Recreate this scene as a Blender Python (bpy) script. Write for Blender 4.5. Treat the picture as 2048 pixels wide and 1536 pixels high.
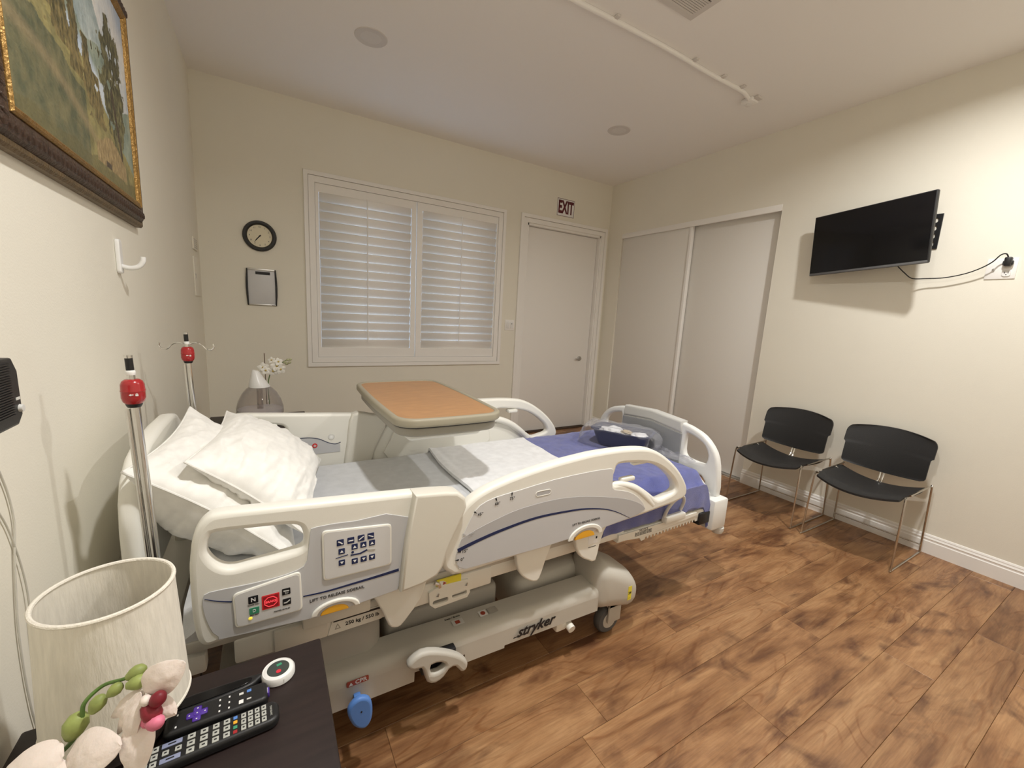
import bpy, bmesh, math, random
from mathutils import Vector, Matrix, noise

for o in list(bpy.data.objects):
    bpy.data.objects.remove(o, do_unlink=True)
scene = bpy.context.scene
COL = scene.collection
random.seed(7)

# ------------------------------------------------------------------ camera
cam_data = bpy.data.cameras.new('camera')
cam = bpy.data.objects.new('camera', cam_data)
COL.objects.link(cam)
cam.location = (0.39773, -0.10801, 1.33153)
cam.rotation_euler = (1.4058, -0.0541, -0.5307)
cam_data.sensor_width = 36.0
cam_data.lens = 827.412 / 2048 * 36.0
cam_data.clip_start = 0.02
scene.camera = cam

# ------------------------------------------------------------------ world, exposure
world = bpy.data.worlds.new('daylight')
scene.world = world
world.use_nodes = True
bg = world.node_tree.nodes['Background']
bg.inputs[0].default_value = (0.62, 0.78, 1.0, 1)
bg.inputs[1].default_value = 7.0
scene.view_settings.view_transform = 'Standard'
scene.view_settings.look = 'None'
scene.view_settings.gamma = 1.0
scene.view_settings.use_curve_mapping = False
scene.view_settings.exposure = -1.0
scene.cycles.diffuse_bounces = 8
scene.cycles.max_bounces = 16
LAMP_WATTS = 62.0
LAMP_COLOR = (1.0, 0.980, 0.945)

# ------------------------------------------------------------------ room dimensions
W, D, H, FRONT = 3.927, 3.748, 2.866, -0.65

# ------------------------------------------------------------------ materials
MATS = {}
def mat(name, col=(.8, .8, .8), rough=.5, metal=0., bump=0., bscale=60., var=0., vscale=8., stretch=None,
        emis=None, estr=0., trans=0., alpha=1., ior=1.45, sheen=0., coat=0., spec=None, sss=0.):
    if name in MATS:
        return MATS[name]
    m = bpy.data.materials.new(name)
    m.use_nodes = True
    nt = m.node_tree
    p = nt.nodes['Principled BSDF']
    p.inputs['Base Color'].default_value = (*col, 1)
    p.inputs['Roughness'].default_value = rough
    p.inputs['Metallic'].default_value = metal
    p.inputs['Transmission Weight'].default_value = trans
    p.inputs['Alpha'].default_value = alpha
    p.inputs['IOR'].default_value = ior
    p.inputs['Coat Weight'].default_value = coat
    p.inputs['Sheen Weight'].default_value = sheen
    if spec is not None:
        p.inputs['Specular IOR Level'].default_value = spec
    if sss:
        p.inputs['Subsurface Weight'].default_value = sss
        p.inputs['Subsurface Radius'].default_value = (.01, .006, .004)
    if emis:
        p.inputs['Emission Color'].default_value = (*emis, 1)
        p.inputs['Emission Strength'].default_value = estr
    if bump or var:
        tc = nt.nodes.new('ShaderNodeTexCoord')
        src = tc.outputs['Object']
        if stretch:
            mp = nt.nodes.new('ShaderNodeMapping')
            mp.inputs['Scale'].default_value = stretch
            nt.links.new(src, mp.inputs[0]); src = mp.outputs[0]
    if bump:
        n = nt.nodes.new('ShaderNodeTexNoise')
        n.inputs['Scale'].default_value = bscale
        n.inputs['Detail'].default_value = 4
        nt.links.new(src, n.inputs['Vector'])
        b = nt.nodes.new('ShaderNodeBump')
        b.inputs['Strength'].default_value = bump
        b.inputs['Distance'].default_value = .01
        nt.links.new(n.outputs[0], b.inputs['Height'])
        nt.links.new(b.outputs[0], p.inputs['Normal'])
    if var:
        n2 = nt.nodes.new('ShaderNodeTexNoise')
        n2.inputs['Scale'].default_value = vscale
        n2.inputs['Detail'].default_value = 5
        nt.links.new(src, n2.inputs['Vector'])
        r = nt.nodes.new('ShaderNodeValToRGB')
        r.color_ramp.elements[0].position = .3
        r.color_ramp.elements[1].position = .7
        r.color_ramp.elements[0].color = (*[c * (1 - var) for c in col], 1)
        r.color_ramp.elements[1].color = (*[min(1, c * (1 + var)) for c in col], 1)
        nt.links.new(n2.outputs[0], r.inputs[0])
        nt.links.new(r.outputs[0], p.inputs['Base Color'])
    MATS[name] = m
    return m

def wood_floor_material():
    m = bpy.data.materials.new('laminate_wood')
    m.use_nodes = True
    nt = m.node_tree; N = nt.nodes; L = nt.links
    p = N['Principled BSDF']
    geo = N.new('ShaderNodeNewGeometry')
    oi = N.new('ShaderNodeObjectInfo')
    def mapping(sx, sy):
        mp = N.new('ShaderNodeMapping'); mp.inputs['Scale'].default_value = (sx, sy, 1)
        L.new(geo.outputs['Position'], mp.inputs[0]); return mp.outputs[0]
    mw = N.new('ShaderNodeMath'); mw.operation = 'MULTIPLY'; mw.inputs[1].default_value = 61.0
    L.new(oi.outputs['Random'], mw.inputs[0])
    def nz(vec, scale, detail=4, rough=.55, dist=0.):
        n = N.new('ShaderNodeTexNoise'); n.noise_dimensions = '4D'
        n.inputs['Scale'].default_value = scale; n.inputs['Detail'].default_value = detail
        n.inputs['Roughness'].default_value = rough; n.inputs['Distortion'].default_value = dist
        L.new(vec, n.inputs['Vector']); L.new(mw.outputs[0], n.inputs['W']); return n.outputs[0]
    def ramp(fac, stops):
        r = N.new('ShaderNodeValToRGB'); e = r.color_ramp.elements
        e[0].position, e[0].color = stops[0][0], (*stops[0][1], 1)
        e[1].position, e[1].color = stops[-1][0], (*stops[-1][1], 1)
        for s in stops[1:-1]:
            k = e.new(s[0]); k.color = (*s[1], 1)
        L.new(fac, r.inputs[0]); return r.outputs[0]
    def mix(a, b, fac, kind='MIX'):
        x = N.new('ShaderNodeMix'); x.data_type = 'RGBA'; x.blend_type = kind
        if isinstance(fac, float): x.inputs[0].default_value = fac
        else: L.new(fac, x.inputs[0])
        L.new(a, x.inputs[6]); L.new(b, x.inputs[7]); return x.outputs[2]
    base = ramp(nz(mapping(1.2, 5.2), 1.6, 6, .56, 1.2),
                [(.27, (.105, .042, .017)), (.40, (.215, .102, .044)), (.52, (.325, .170, .077)), (.70, (.45, .262, .128))])
    # cathedral grain: contour lines of a stretched noise
    low = nz(mapping(1.1, 5.0), 1.5, 1.5, .4, .5)
    m1 = N.new('ShaderNodeMath'); m1.operation = 'MULTIPLY'; m1.inputs[1].default_value = 80.0; L.new(low, m1.inputs[0])
    m2 = N.new('ShaderNodeMath'); m2.operation = 'SINE'; L.new(m1.outputs[0], m2.inputs[0])
    lines = ramp(m2.outputs[0], [(.0, (1, 1, 1)), (.70, (1, 1, 1)), (1.0, (.74, .62, .52))])
    amt = ramp(nz(mapping(2, 5), 1.7, 2), [(.42, (0, 0, 0)), (.6, (.85, .85, .85))])
    c1 = mix(base, lines, amt, 'MULTIPLY')
    # reddish dark knots and blotches
    blot = ramp(nz(mapping(2.6, 6.0), 1.1, 4, .5, 1.6), [(.53, (0, 0, 0)), (.70, (.85, .85, .85))])
    dark = N.new('ShaderNodeRGB'); dark.outputs[0].default_value = (.085, .030, .014, 1)
    c2 = mix(c1, dark.outputs[0], blot)
    # pale streaks
    pale = ramp(nz(mapping(2.0, 30.0), 1.3, 3, .5, .4), [(.58, (0, 0, 0)), (.72, (.42, .42, .42))])
    lightc = N.new('ShaderNodeRGB'); lightc.outputs[0].default_value = (.46, .28, .135, 1)
    c3 = mix(c2, lightc.outputs[0], pale)
    # fine fibres
    fib = ramp(nz(mapping(9, 190), 1.0, 3), [(.35, (.80, .78, .76)), (.6, (1.06, 1.06, 1.06))])
    c4 = mix(c3, fib, .8, 'MULTIPLY')
    # plank to plank tone
    tone = ramp(oi.outputs['Random'], [(0, (.88, .86, .85)), (.5, (1, 1, 1)), (1, (1.06, 1.04, 1.02))])
    c5 = mix(c4, tone, .8, 'MULTIPLY')
    L.new(c5, p.inputs['Base Color'])
    rr = ramp(nz(mapping(3, 20), 1.2, 4), [(.3, (.30, .30, .30)), (.7, (.42, .42, .42))])
    L.new(rr, p.inputs['Roughness'])
    b = N.new('ShaderNodeBump'); b.inputs['Strength'].default_value = .12; b.inputs['Distance'].default_value = .004
    L.new(nz(mapping(9, 150), 1.0, 3), b.inputs['Height']); L.new(b.outputs[0], p.inputs['Normal'])
    return m

def fabric(name, col, rough=.9, scale=900., bump=.25, var=.06, sheen=.2):
    return mat(name, col, rough, bump=bump, bscale=scale, var=var, vscale=30, sheen=sheen)

M_WALL = mat('cream_wall_paint', (.80, .772, .680), .75, bump=.06, bscale=220, var=.012, vscale=2.5)
M_CEIL = mat('ceiling_paint', (.89, .87, .845), .85, bump=.05, bscale=180)
M_TRIM = mat('white_trim_paint', (.87, .855, .83), .42, bump=.02, bscale=90)
M_DOOR = mat('white_door_paint', (.85, .83, .80), .5, bump=.03, bscale=140)
M_CLOSET = mat('closet_door_laminate', (.78, .76, .72), .55, bump=.03, bscale=160)
M_FLOOR = wood_floor_material()
M_DARK = mat('dark_gap', (.06, .035, .02), .9)
M_BED = mat('bed_white_plastic', (.79, .78, .725), .38, bump=.03, bscale=500)
M_BEDSH = mat('bed_beige_plastic', (.68, .66, .595), .42, bump=.03, bscale=500)
M_BASE = mat('bed_base_paint', (.52, .50, .45), .45, bump=.03, bscale=400)
M_HOUS = mat('bed_grey_housing', (.42, .40, .36), .5, bump=.03, bscale=300)
M_INLAY = mat('inlay_light_grey', (.52, .525, .545), .45, bump=.02, bscale=500)
M_INLAYU = mat('inlay_pale_grey', (.63, .63, .635), .45, bump=.02, bscale=500)
M_BAND = mat('inlay_mid_grey', (.44, .44, .455), .45, bump=.02, bscale=500)
M_NAVY = mat('navy_print', (.012, .022, .085), .5, var=.05)
M_INK = mat('black_print', (.012, .012, .014), .5, var=.05)
M_WPRINT = mat('white_print', (.8, .8, .8), .5, var=.03)
M_YEL = mat('yellow_handle', (.78, .40, .03), .4, var=.05)
M_YSTK = mat('yellow_sticker', (.80, .70, .06), .5, var=.05)
M_RSTK = mat('red_sticker', (.38, .07, .04), .5, var=.05)
M_GRN = mat('green_button', (.05, .28, .16), .5, var=.05)
M_REDLIT = mat('lit_red_button', (.35, .02, .02), .4, emis=(1, .03, .04), estr=.35)
M_REDDK = mat('dark_red_button', (.35, .02, .025), .4, var=.05)
M_YLED = mat('yellow_indicator_lamp', (.8, .65, .05), .4, emis=(1, .8, .1), estr=1.0)
M_CHROME = mat('chrome', (.72, .71, .69), .14, 1.0, var=.03)
M_STEEL = mat('brushed_steel', (.55, .54, .52), .32, 1.0, bump=.05, bscale=300)
M_BRASSY = mat('warm_chrome_rod', (.57, .54, .49), .22, 1.0, var=.04)
M_BLACK = mat('black_plastic', (.012, .012, .013), .42, bump=.05, bscale=500)
M_BLACKM = mat('black_chair_plastic', (.018, .018, .019), .55, bump=.12, bscale=420)
M_SCREEN = mat('black_screen', (.004, .004, .005), .16, var=.05, spec=.4)
M_RUBBER = mat('grey_rubber', (.10, .10, .10), .7, bump=.05, bscale=300)
M_REDKNOB = mat('red_plastic', (.36, .014, .018), .25, var=.06, coat=.4)
M_SHEET = fabric('blue_grey_sheet', (.60, .615, .64))
M_PAD = fabric('white_cotton', (.80, .81, .83))
M_PILLOW = fabric('white_pillow_cotton', (.84, .83, .80), bump=.15)
M_BLUE = mat('blue_fleece', (.085, .105, .37), .95, bump=.55, bscale=520, var=.14, vscale=26, sheen=.5)
M_TTOP = mat('maple_laminate', (.44, .235, .105), .38, bump=.03, bscale=300, var=.10, vscale=5, stretch=(3, 22, 3))
M_TRIMG = mat('taupe_edge_plastic', (.34, .31, .235), .45, bump=.04, bscale=400)
M_TGREY = mat('grey_drawer_plastic', (.31, .29, .245), .5, bump=.05, bscale=400)
M_ESP = mat('espresso_wood', (.018, .010, .009), .48, bump=.04, bscale=90, var=.25, vscale=4, stretch=(2, 20, 2))
M_LINEN = mat('linen_shade', (.76, .725, .645), .9, bump=.18, bscale=45, var=.07, vscale=26, stretch=(5, 5, .8))
M_WHITEP = mat('glossy_white_plastic', (.80, .80, .79), .28, var=.02)
M_LGREY = mat('pale_grey_plastic', (.62, .62, .60), .45, var=.03)
M_FOOTP = mat('footboard_grey', (.30, .31, .325), .48, bump=.04, bscale=400)
M_FOOTC = mat('footboard_cap_grey', (.56, .56, .545), .42, bump=.03, bscale=400)
M_FBW = mat('footboard_white', (.76, .77, .76), .36, bump=.03, bscale=400)
M_BLUEP = mat('blue_pedal_plastic', (.10, .24, .62), .4, var=.06)
M_GOLD = mat('antique_gold', (.34, .20, .06), .38, .6, bump=.4, bscale=140, var=.2, vscale=40)
M_FRAME = mat('carved_dark_wood', (.055, .032, .022), .35, bump=.5, bscale=120, var=.3, vscale=30)
M_PETAL = mat('orchid_petal', (.74, .655, .605), .6, bump=.2, bscale=60, var=.06, vscale=30, sss=.2)
M_LIP = mat('orchid_lip_red', (.22, .012, .025), .5, var=.3, vscale=40)
M_PINK = mat('orchid_lip_pink', (.62, .16, .25), .5, var=.25, vscale=60)
M_BUD = mat('green_bud', (.26, .31, .09), .5, var=.2, vscale=60)
M_STEM = mat('green_stem', (.09, .17, .035), .5, var=.2, vscale=60)
M_BASIN = mat('navy_basin_plastic', (.028, .034, .085), .4, var=.05)
M_CORDW = mat('cream_cord', (.55, .53, .47), .5, var=.05)

def glass_material(name, col, alpha_mix, rough=.03, tint=(1, 1, 1), crinkle=.05):
    m = bpy.data.materials.new(name); m.use_nodes = True
    nt = m.node_tree; N = nt.nodes; L = nt.links
    N.remove(N['Principled BSDF'])
    out = N['Material Output']
    t = N.new('ShaderNodeBsdfTransparent'); t.inputs[0].default_value = (*tint, 1)
    g = N.new('ShaderNodeBsdfPrincipled'); g.inputs['Base Color'].default_value = (*col, 1); g.inputs['Roughness'].default_value = rough
    fr = N.new('ShaderNodeLayerWeight'); fr.inputs[0].default_value = .30
    n = N.new('ShaderNodeTexNoise'); n.inputs['Scale'].default_value = 30
    ad = N.new('ShaderNodeMath'); ad.operation = 'MULTIPLY_ADD'; ad.inputs[1].default_value = .6; ad.inputs[2].default_value = alpha_mix
    L.new(fr.outputs['Facing'], ad.inputs[0])
    b = N.new('ShaderNodeBump'); b.inputs['Strength'].default_value = crinkle; n.inputs['Detail'].default_value = 5
    L.new(n.outputs[0], b.inputs['Height']); L.new(b.outputs[0], g.inputs['Normal'])
    mx = N.new('ShaderNodeMixShader')
    L.new(ad.outputs[0], mx.inputs[0]); L.new(t.outputs[0], mx.inputs[1]); L.new(g.outputs[0], mx.inputs[2])
    L.new(mx.outputs[0], out.inputs[0])
    return m
M_TANK = glass_material('smoky_clear_tank', (.42, .40, .39), .03, .05, (.93, .915, .91))
M_BAG = glass_material('clear_plastic_bag', (.55, .56, .60), .03, .06, (.96, .96, .97), .9)
M_GLASS = glass_material('window_glass', (.5, .55, .6), .03, .02, (.95, .97, 1.0))

# ------------------------------------------------------------------ builders
def link(o, parent=None):
    COL.objects.link(o)
    if parent is not None:
        o.parent = parent
        if parent.type == 'EMPTY' and not parent.get('_local'):
            o.location = -parent.location
    return o
def obj(name, me, m, parent=None, smooth=False, label=None):
    o = bpy.data.objects.new(name, me)
    me.name = name
    me.materials.clear(); me.materials.append(m)
    if smooth:
        me.polygons.foreach_set('use_smooth', [True] * len(me.polygons))
        try: me.set_sharp_from_angle(angle=math.radians(42))
        except Exception: pass
    link(o, parent)
    if label: o['label'] = label
    return o
def tag(o, label, cat, group=None):
    o['label'] = label; o['category'] = cat
    if group: o['group'] = group
    return o
def thing(name, loc, label, cat, group=None, local=False):
    o = bpy.data.objects.new(name, None)
    o.empty_display_size = .05
    o.location = loc
    COL.objects.link(o)
    if local: o['_local'] = 1
    return tag(o, label, cat, group)
def struct(o):
    o['kind'] = 'structure'; return o

def new_bm(): return bmesh.new()
def to_mesh(bm):
    bmesh.ops.recalc_face_normals(bm, faces=bm.faces)
    me = bpy.data.meshes.new('m'); bm.to_mesh(me); bm.free(); return me
def bx(bm, x0, x1, y0, y1, z0, z1, bev=0., seg=2, mtx=None):
    r = bmesh.ops.create_cube(bm, size=1)
    vs = r['verts']
    for v in vs:
        v.co = Vector(((x0 + x1) / 2 + v.co.x * (x1 - x0), (y0 + y1) / 2 + v.co.y * (y1 - y0), (z0 + z1) / 2 + v.co.z * (z1 - z0)))
    if bev:
        es = list({e for v in vs for e in v.link_edges})
        r = bmesh.ops.bevel(bm, geom=es, offset=bev, segments=seg, profile=.5, affect='EDGES')
        vs = list({v for f in r['faces'] for v in f.verts} | {v for v in vs if v.is_valid})
    if mtx is not None:
        bmesh.ops.transform(bm, matrix=mtx, verts=vs)
    return vs
def box(name, x0, x1, y0, y1, z0, z1, m, parent=None, bev=0., seg=2, mtx=None, label=None):
    bm = new_bm(); bx(bm, x0, x1, y0, y1, z0, z1, bev, seg, mtx)
    return obj(name, to_mesh(bm), m, parent, bev > 0, label)
def catmull(pts, n=5, closed=True):
    P = [Vector(p) for p in pts]; out = []; k = len(P)
    for i in range(k if closed else k - 1):
        if closed: a, b, c, d = P[(i - 1) % k], P[i], P[(i + 1) % k], P[(i + 2) % k]
        else: a, b, c, d = P[max(i - 1, 0)], P[i], P[i + 1], P[min(i + 2, k - 1)]
        for j in range(n):
            t = j / n
            out.append(.5 * ((2 * b) + (c - a) * t + (2 * a - 5 * b + 4 * c - d) * t * t + (3 * b - a - 3 * c + d) * t ** 3))
    if not closed: out.append(P[-1])
    return out
def tb(bm, path, r, seg=10, caps=True, closed=False):
    path = [Vector(p) for p in path]; n = len(path); rings = []
    up = None
    for i, p in enumerate(path):
        if closed: d = path[(i + 1) % n] - path[i - 1]
        else: d = path[min(i + 1, n - 1)] - path[max(i - 1, 0)]
        if d.length < 1e-9: d = Vector((0, 0, 1))
        d.normalize()
        if up is None:
            up = Vector((0, 0, 1)) if abs(d.z) < .9 else Vector((1, 0, 0))
        s = d.cross(up)
        if s.length < 1e-6: s = d.orthogonal()
        s.normalize(); up = s.cross(d).normalized()
        rr = r(i / (n - 1)) if callable(r) else r
        rings.append([bm.verts.new(p + (s * math.cos(2 * math.pi * k / seg) + up * math.sin(2 * math.pi * k / seg)) * rr) for k in range(seg)])
    for i in range(n if closed else n - 1):
        a, b = rings[i], rings[(i + 1) % n]
        for k in range(seg):
            bm.faces.new((a[k], a[(k + 1) % seg], b[(k + 1) % seg], b[k]))
    if caps and not closed:
        bm.faces.new(rings[0]); bm.faces.new(rings[-1][::-1])
def tube(name, path, r, m, parent=None, seg=10, closed=False, label=None):
    bm = new_bm(); tb(bm, path, r, seg, True, closed)
    return obj(name, to_mesh(bm), m, parent, True, label)
def lt(bm, prof, c=(0, 0, 0), seg=28, mtx=None, ang=2 * math.pi):
    rings = []; vs = []
    full = ang > 6.28
    k = seg if full else seg + 1
    for r, z in prof:
        ring = [bm.verts.new((c[0] + r * math.cos(ang * i / seg), c[1] + r * math.sin(ang * i / seg), c[2] + z)) for i in range(k)]
        rings.append(ring); vs += ring
    for a, b in zip(rings, rings[1:]):
        for i in range(seg):
            j = (i + 1) % k
            try: bm.faces.new((a[i], a[j], b[j], b[i]))
            except ValueError: pass
    if prof[0][0] > 1e-4 and full: bm.faces.new(rings[0][::-1])
    if prof[-1][0] > 1e-4 and full: bm.faces.new(rings[-1])
    if mtx is not None: bmesh.ops.transform(bm, matrix=mtx, verts=vs)
    bmesh.ops.remove_doubles(bm, verts=vs, dist=1e-5)
def lathe(name, prof, c, m, parent=None, seg=28, mtx=None, label=None):
    bm = new_bm(); lt(bm, prof, c, seg, mtx)
    return obj(name, to_mesh(bm), m, parent, True, label)
def rim_lathe(name, prof, c, m, parent=None, seg=40):
    """closed-profile ring (shell with thickness)"""
    bm = new_bm(); rings = []
    for r, z in prof:
        rings.append([bm.verts.new((c[0] + r * math.cos(2 * math.pi * i / seg), c[1] + r * math.sin(2 * math.pi * i / seg), c[2] + z)) for i in range(seg)])
    for q in range(len(rings)):
        a, b = rings[q], rings[(q + 1) % len(rings)]
        for i in range(seg):
            bm.faces.new((a[i], a[(i + 1) % seg], b[(i + 1) % seg], b[i]))
    return obj(name, to_mesh(bm), m, parent, True)

_dg = None
def eval_curve(cu):
    o = bpy.data.objects.new('tmp', cu); COL.objects.link(o)
    dg = bpy.context.evaluated_depsgraph_get()
    me = bpy.data.meshes.new_from_object(o.evaluated_get(dg))
    bpy.data.objects.remove(o, do_unlink=True); bpy.data.curves.remove(cu)
    return me
def M_ny(p): return Matrix(((1, 0, 0, 0), (0, 0, -1, p), (0, 1, 0, 0), (0, 0, 0, 1)))
def M_py(p): return Matrix(((-1, 0, 0, 0), (0, 0, 1, p), (0, 1, 0, 0), (0, 0, 0, 1)))
def M_px(p): return Matrix(((0, 0, 1, p), (1, 0, 0, 0), (0, 1, 0, 0), (0, 0, 0, 1)))
def M_nx(p): return Matrix(((0, 0, -1, p), (-1, 0, 0, 0), (0, 1, 0, 0), (0, 0, 0, 1)))
def M_pz(p): return Matrix.Translation((0, 0, p))
def plate_mesh(outer, holes=(), t=.03, bev=.006, res=2, smooth=0):
    """flat outline with holes given thickness and rounded edges, centred on local z=0"""
    cu = bpy.data.curves.new('c', 'CURVE'); cu.dimensions = '2D'; cu.fill_mode = 'BOTH'
    for pts in [outer, *holes]:
        if smooth: pts = [(v.x, v.y) for v in catmull([(a, b, 0) for a, b in pts], smooth)]
        sp = cu.splines.new('POLY'); sp.points.add(len(pts) - 1)
        for i, (a, b) in enumerate(pts): sp.points[i].co = (a, b, 0, 1)
        sp.use_cyclic_u = True
    bev = min(bev, t / 2 - 1e-4)
    cu.extrude = max(t / 2 - bev, 0); cu.bevel_depth = bev; cu.bevel_resolution = res; cu.offset = -bev
    return eval_curve(cu)
def plate(name, outer, mtx, t, m, parent=None, holes=(), bev=.004, res=2, smooth=0, label=None):
    me = plate_mesh(outer, holes, t, bev, res, smooth); me.transform(mtx)
    return obj(name, me, m, parent, True, label)
def rrect(x0, x1, y0, y1, r, n=5):
    out = []
    for cx, cy, a in ((x1 - r, y1 - r, 0), (x0 + r, y1 - r, 90), (x0 + r, y0 + r, 180), (x1 - r, y0 + r, 270)):
        for i in range(n + 1):
            q = math.radians(a + 90 * i / n); out.append((cx + r * math.cos(q), cy + r * math.sin(q)))
    return out
def text(name, body, mtx, m, parent, size=.02, at=(0, 0), width=None, rot=0., t=.0006, align='CENTER', shear=0., bold=0., height=None):
    cu = bpy.data.curves.new('t', 'FONT'); cu.body = body; cu.size = size; cu.align_x = align; cu.align_y = 'CENTER'
    cu.extrude = t / 2; cu.resolution_u = 2; cu.shear = shear; cu.offset = bold
    me = eval_curve(cu)
    xs = [v.co.x for v in me.vertices]; ys = [v.co.y for v in me.vertices]
    sx = width / (max(xs) - min(xs)) if width else 1.
    sy = height / (max(ys) - min(ys)) if height else (sx if width else 1.)
    me.transform(Matrix.Translation((at[0], at[1], 0)) @ Matrix.Rotation(rot, 4, 'Z') @ Matrix.Diagonal((sx, sy, 1, 1)))
    me.transform(mtx)
    return obj(name, me, m, parent)
def grid_mesh(nu, nv, fn, close_v=False):
    vs = []; fs = []
    for i in range(nu + 1):
        for j in range(nv + 1): vs.append(fn(i / nu, j / nv))
    for i in range(nu):
        for j in range(nv):
            a = i * (nv + 1) + j; fs.append((a, a + nv + 1, a + nv + 2, a + 1))
    me = bpy.data.meshes.new('g'); me.from_pydata([tuple(v) for v in vs], [], fs); me.update(); return me
def shell_mesh(nu, nv, top, bot):
    """closed thin body between two parametric sheets"""
    bm = new_bm()
    A = [[bm.verts.new(top(i / nu, j / nv)) for j in range(nv + 1)] for i in range(nu + 1)]
    Bv = [[bm.verts.new(bot(i / nu, j / nv)) for j in range(nv + 1)] for i in range(nu + 1)]
    for i in range(nu):
        for j in range(nv):
            bm.faces.new((A[i][j], A[i + 1][j], A[i + 1][j + 1], A[i][j + 1]))
            bm.faces.new((Bv[i][j], Bv[i][j + 1], Bv[i + 1][j + 1], Bv[i + 1][j]))
    for i in range(nu):
        bm.faces.new((A[i][0], Bv[i][0], Bv[i + 1][0], A[i + 1][0])); bm.faces.new((A[i][nv], A[i + 1][nv], Bv[i + 1][nv], Bv[i][nv]))
    for j in range(nv):
        bm.faces.new((A[0][j], A[0][j + 1], Bv[0][j + 1], Bv[0][j])); bm.faces.new((A[nu][j], Bv[nu][j], Bv[nu][j + 1], A[nu][j + 1]))
    return to_mesh(bm)
def copy_tree(o, parent=None):
    c = o.copy(); COL.objects.link(c); c.parent = parent
    for ch in list(o.children): copy_tree(ch, c)
    return c

# ================================================================== ROOM
T = .12
def wall_with_holes(name, mtx, outer, holes, m):
    me = plate_mesh(outer, holes, T, 0.0, 0); me.transform(mtx)
    return struct(obj(name, me, m))
def rect(x0, x1, z0, z1): return [(x0, z0), (x1, z0), (x1, z1), (x0, z1)]
WX0, WX1, WZ0, WZ1 = .765, 2.455, .882, 2.298        # window opening
DX0, DX1, DZ = 2.79, 3.815, 2.292                    # door opening
CY0, CY1, CZ = 1.802, 3.52, 2.305                    # closet opening
wall_with_holes('wall_back', M_ny(D + T / 2), rect(-T, W + T, 0, H), [rect(WX0, WX1, WZ0, WZ1), rect(DX0, DX1, .001, DZ)], M_WALL)
wall_with_holes('wall_left', M_px(-T / 2), rect(FRONT - T, D, 0, H), [], M_WALL)
wall_with_holes('wall_right', M_nx(W + T / 2), rect(-D, -FRONT + T, 0, H), [rect(-CY1, -CY0, .001, CZ)], M_WALL)
wall_with_holes('wall_front', M_py(FRONT - T / 2), rect(-W, 0, 0, H), [], M_WALL)
struct(box('ceiling', -T, W + T, FRONT - T, D + T, H, H + .1, M_CEIL))

floor = struct(box('floor', -T, W + T + .7, FRONT - T, D + T, -.06, -.012, M_DARK))
rows0 = .07 - .162 * 5
plank_meshes = {}
PL = 1.22
starts = {}
def plank_mesh(length):
    key = round(length, 2)
    if key not in plank_meshes:
        bm = new_bm(); bx(bm, .0004, key - .0004, .0004, .1616, -.012, 0, .0009, 1)
        me = to_mesh(bm); me.materials.append(M_FLOOR); plank_meshes[key] = me
    return plank_meshes[key]
joint = {8: 2.45, 9: 2.558, 7: 1.84, 6: 2.62, 5: 1.95, 10: 1.9, 4: 2.9}
for r in range(0, 29):
    y = rows0 + r * .162
    if y < FRONT - .1 or y > D: continue
    x = joint.get(r, random.uniform(0, PL)) % PL - PL
    while x < W + .04:
        a, b = max(x, 0), min(x + PL, W + .06)
        if b - a > .06:
            o = bpy.data.objects.new('plank', plank_mesh(b - a)); COL.objects.link(o)
            o.parent = floor; o.location = (a, y, 0)
        x += PL

def base_profile(bm, p0, p1, inward):
    """stepped skirting along a wall from p0 to p1, inward = unit vector into the room"""
    prof = [(0, 0), (.016, 0), (.016, .078), (.012, .083), (.012, .092), (.0145, .096), (.009, .106), (.009, .112), (.005, .12), (.0, .122)]
    a, b = Vector(p0), Vector(p1); n = Vector(inward)
    R = [[bm.verts.new(q + n * d + Vector((0, 0, z))) for d, z in prof] for q in (a, b)]
    for i in range(len(prof) - 1): bm.faces.new((R[0][i], R[1][i], R[1][i + 1], R[0][i + 1]))
    bm.faces.new(R[0]); bm.faces.new(R[1][::-1])
def baseboard(name, runs):
    bm = new_bm()
    for r in runs: base_profile(bm, *r)
    return struct(obj(name, to_mesh(bm), M_TRIM))
baseboard('baseboard_right', [((W, FRONT, 0), (W, CY0, 0), (-1, 0, 0)), ((W, CY1, 0), (W, D, 0), (-1, 0, 0))])
baseboard('baseboard_left', [((0, FRONT, 0), (0, D, 0), (1, 0, 0))])
baseboard('baseboard_back', [((0, D, 0), (2.705, D, 0), (0, -1, 0))])
baseboard('baseboard_front', [((0, FRONT, 0), (W, FRONT, 0), (0, 1, 0))])

# ------------------------------------------------------------------ window with plantation shutters
win = struct(thing('window_1', (1.61, D, WZ0), 'white plantation shutters', 'window'))
for k in ('label', 'category'): del win[k]
def casing(name, x0, x1, z0, z1, w, y, parent, bottom=True, depth=.018):
    """stepped picture-frame casing"""
    for i, (o, d) in enumerate(((0., depth), (w * .45, depth * .62))):
        X0, X1, Z0, Z1 = x0 + o, x1 - o, z0 + (o if bottom else 0), z1 - o
        inner = rect(x0 + w, x1 - w, (z0 + w if bottom else z0), z1 - w)
        if bottom: outl, holes = rect(X0, X1, Z0, Z1), [inner]
        else:
            outl = [(X0, z0), (X0, Z1), (X1, Z1), (X1, z0), (x1 - w, z0), (x1 - w, z1 - w), (x0 + w, z1 - w), (x0 + w, z0)]; holes = []
        dd = depth if i == 0 else depth * .6
        if i == 0:
            ww = w * .42
            if bottom: holes = [rect(x0 + ww, x1 - ww, z0 + ww, z1 - ww)]
            else: outl = [(x0, z0), (x0, z1), (x1, z1), (x1, z0), (x1 - ww, z0), (x1 - ww, z1 - ww), (x0 + ww, z1 - ww), (x0 + ww, z0)]
        plate(name, outl, M_ny(y - dd / 2), dd, M_TRIM, parent, holes, bev=.003, res=2)
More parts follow.
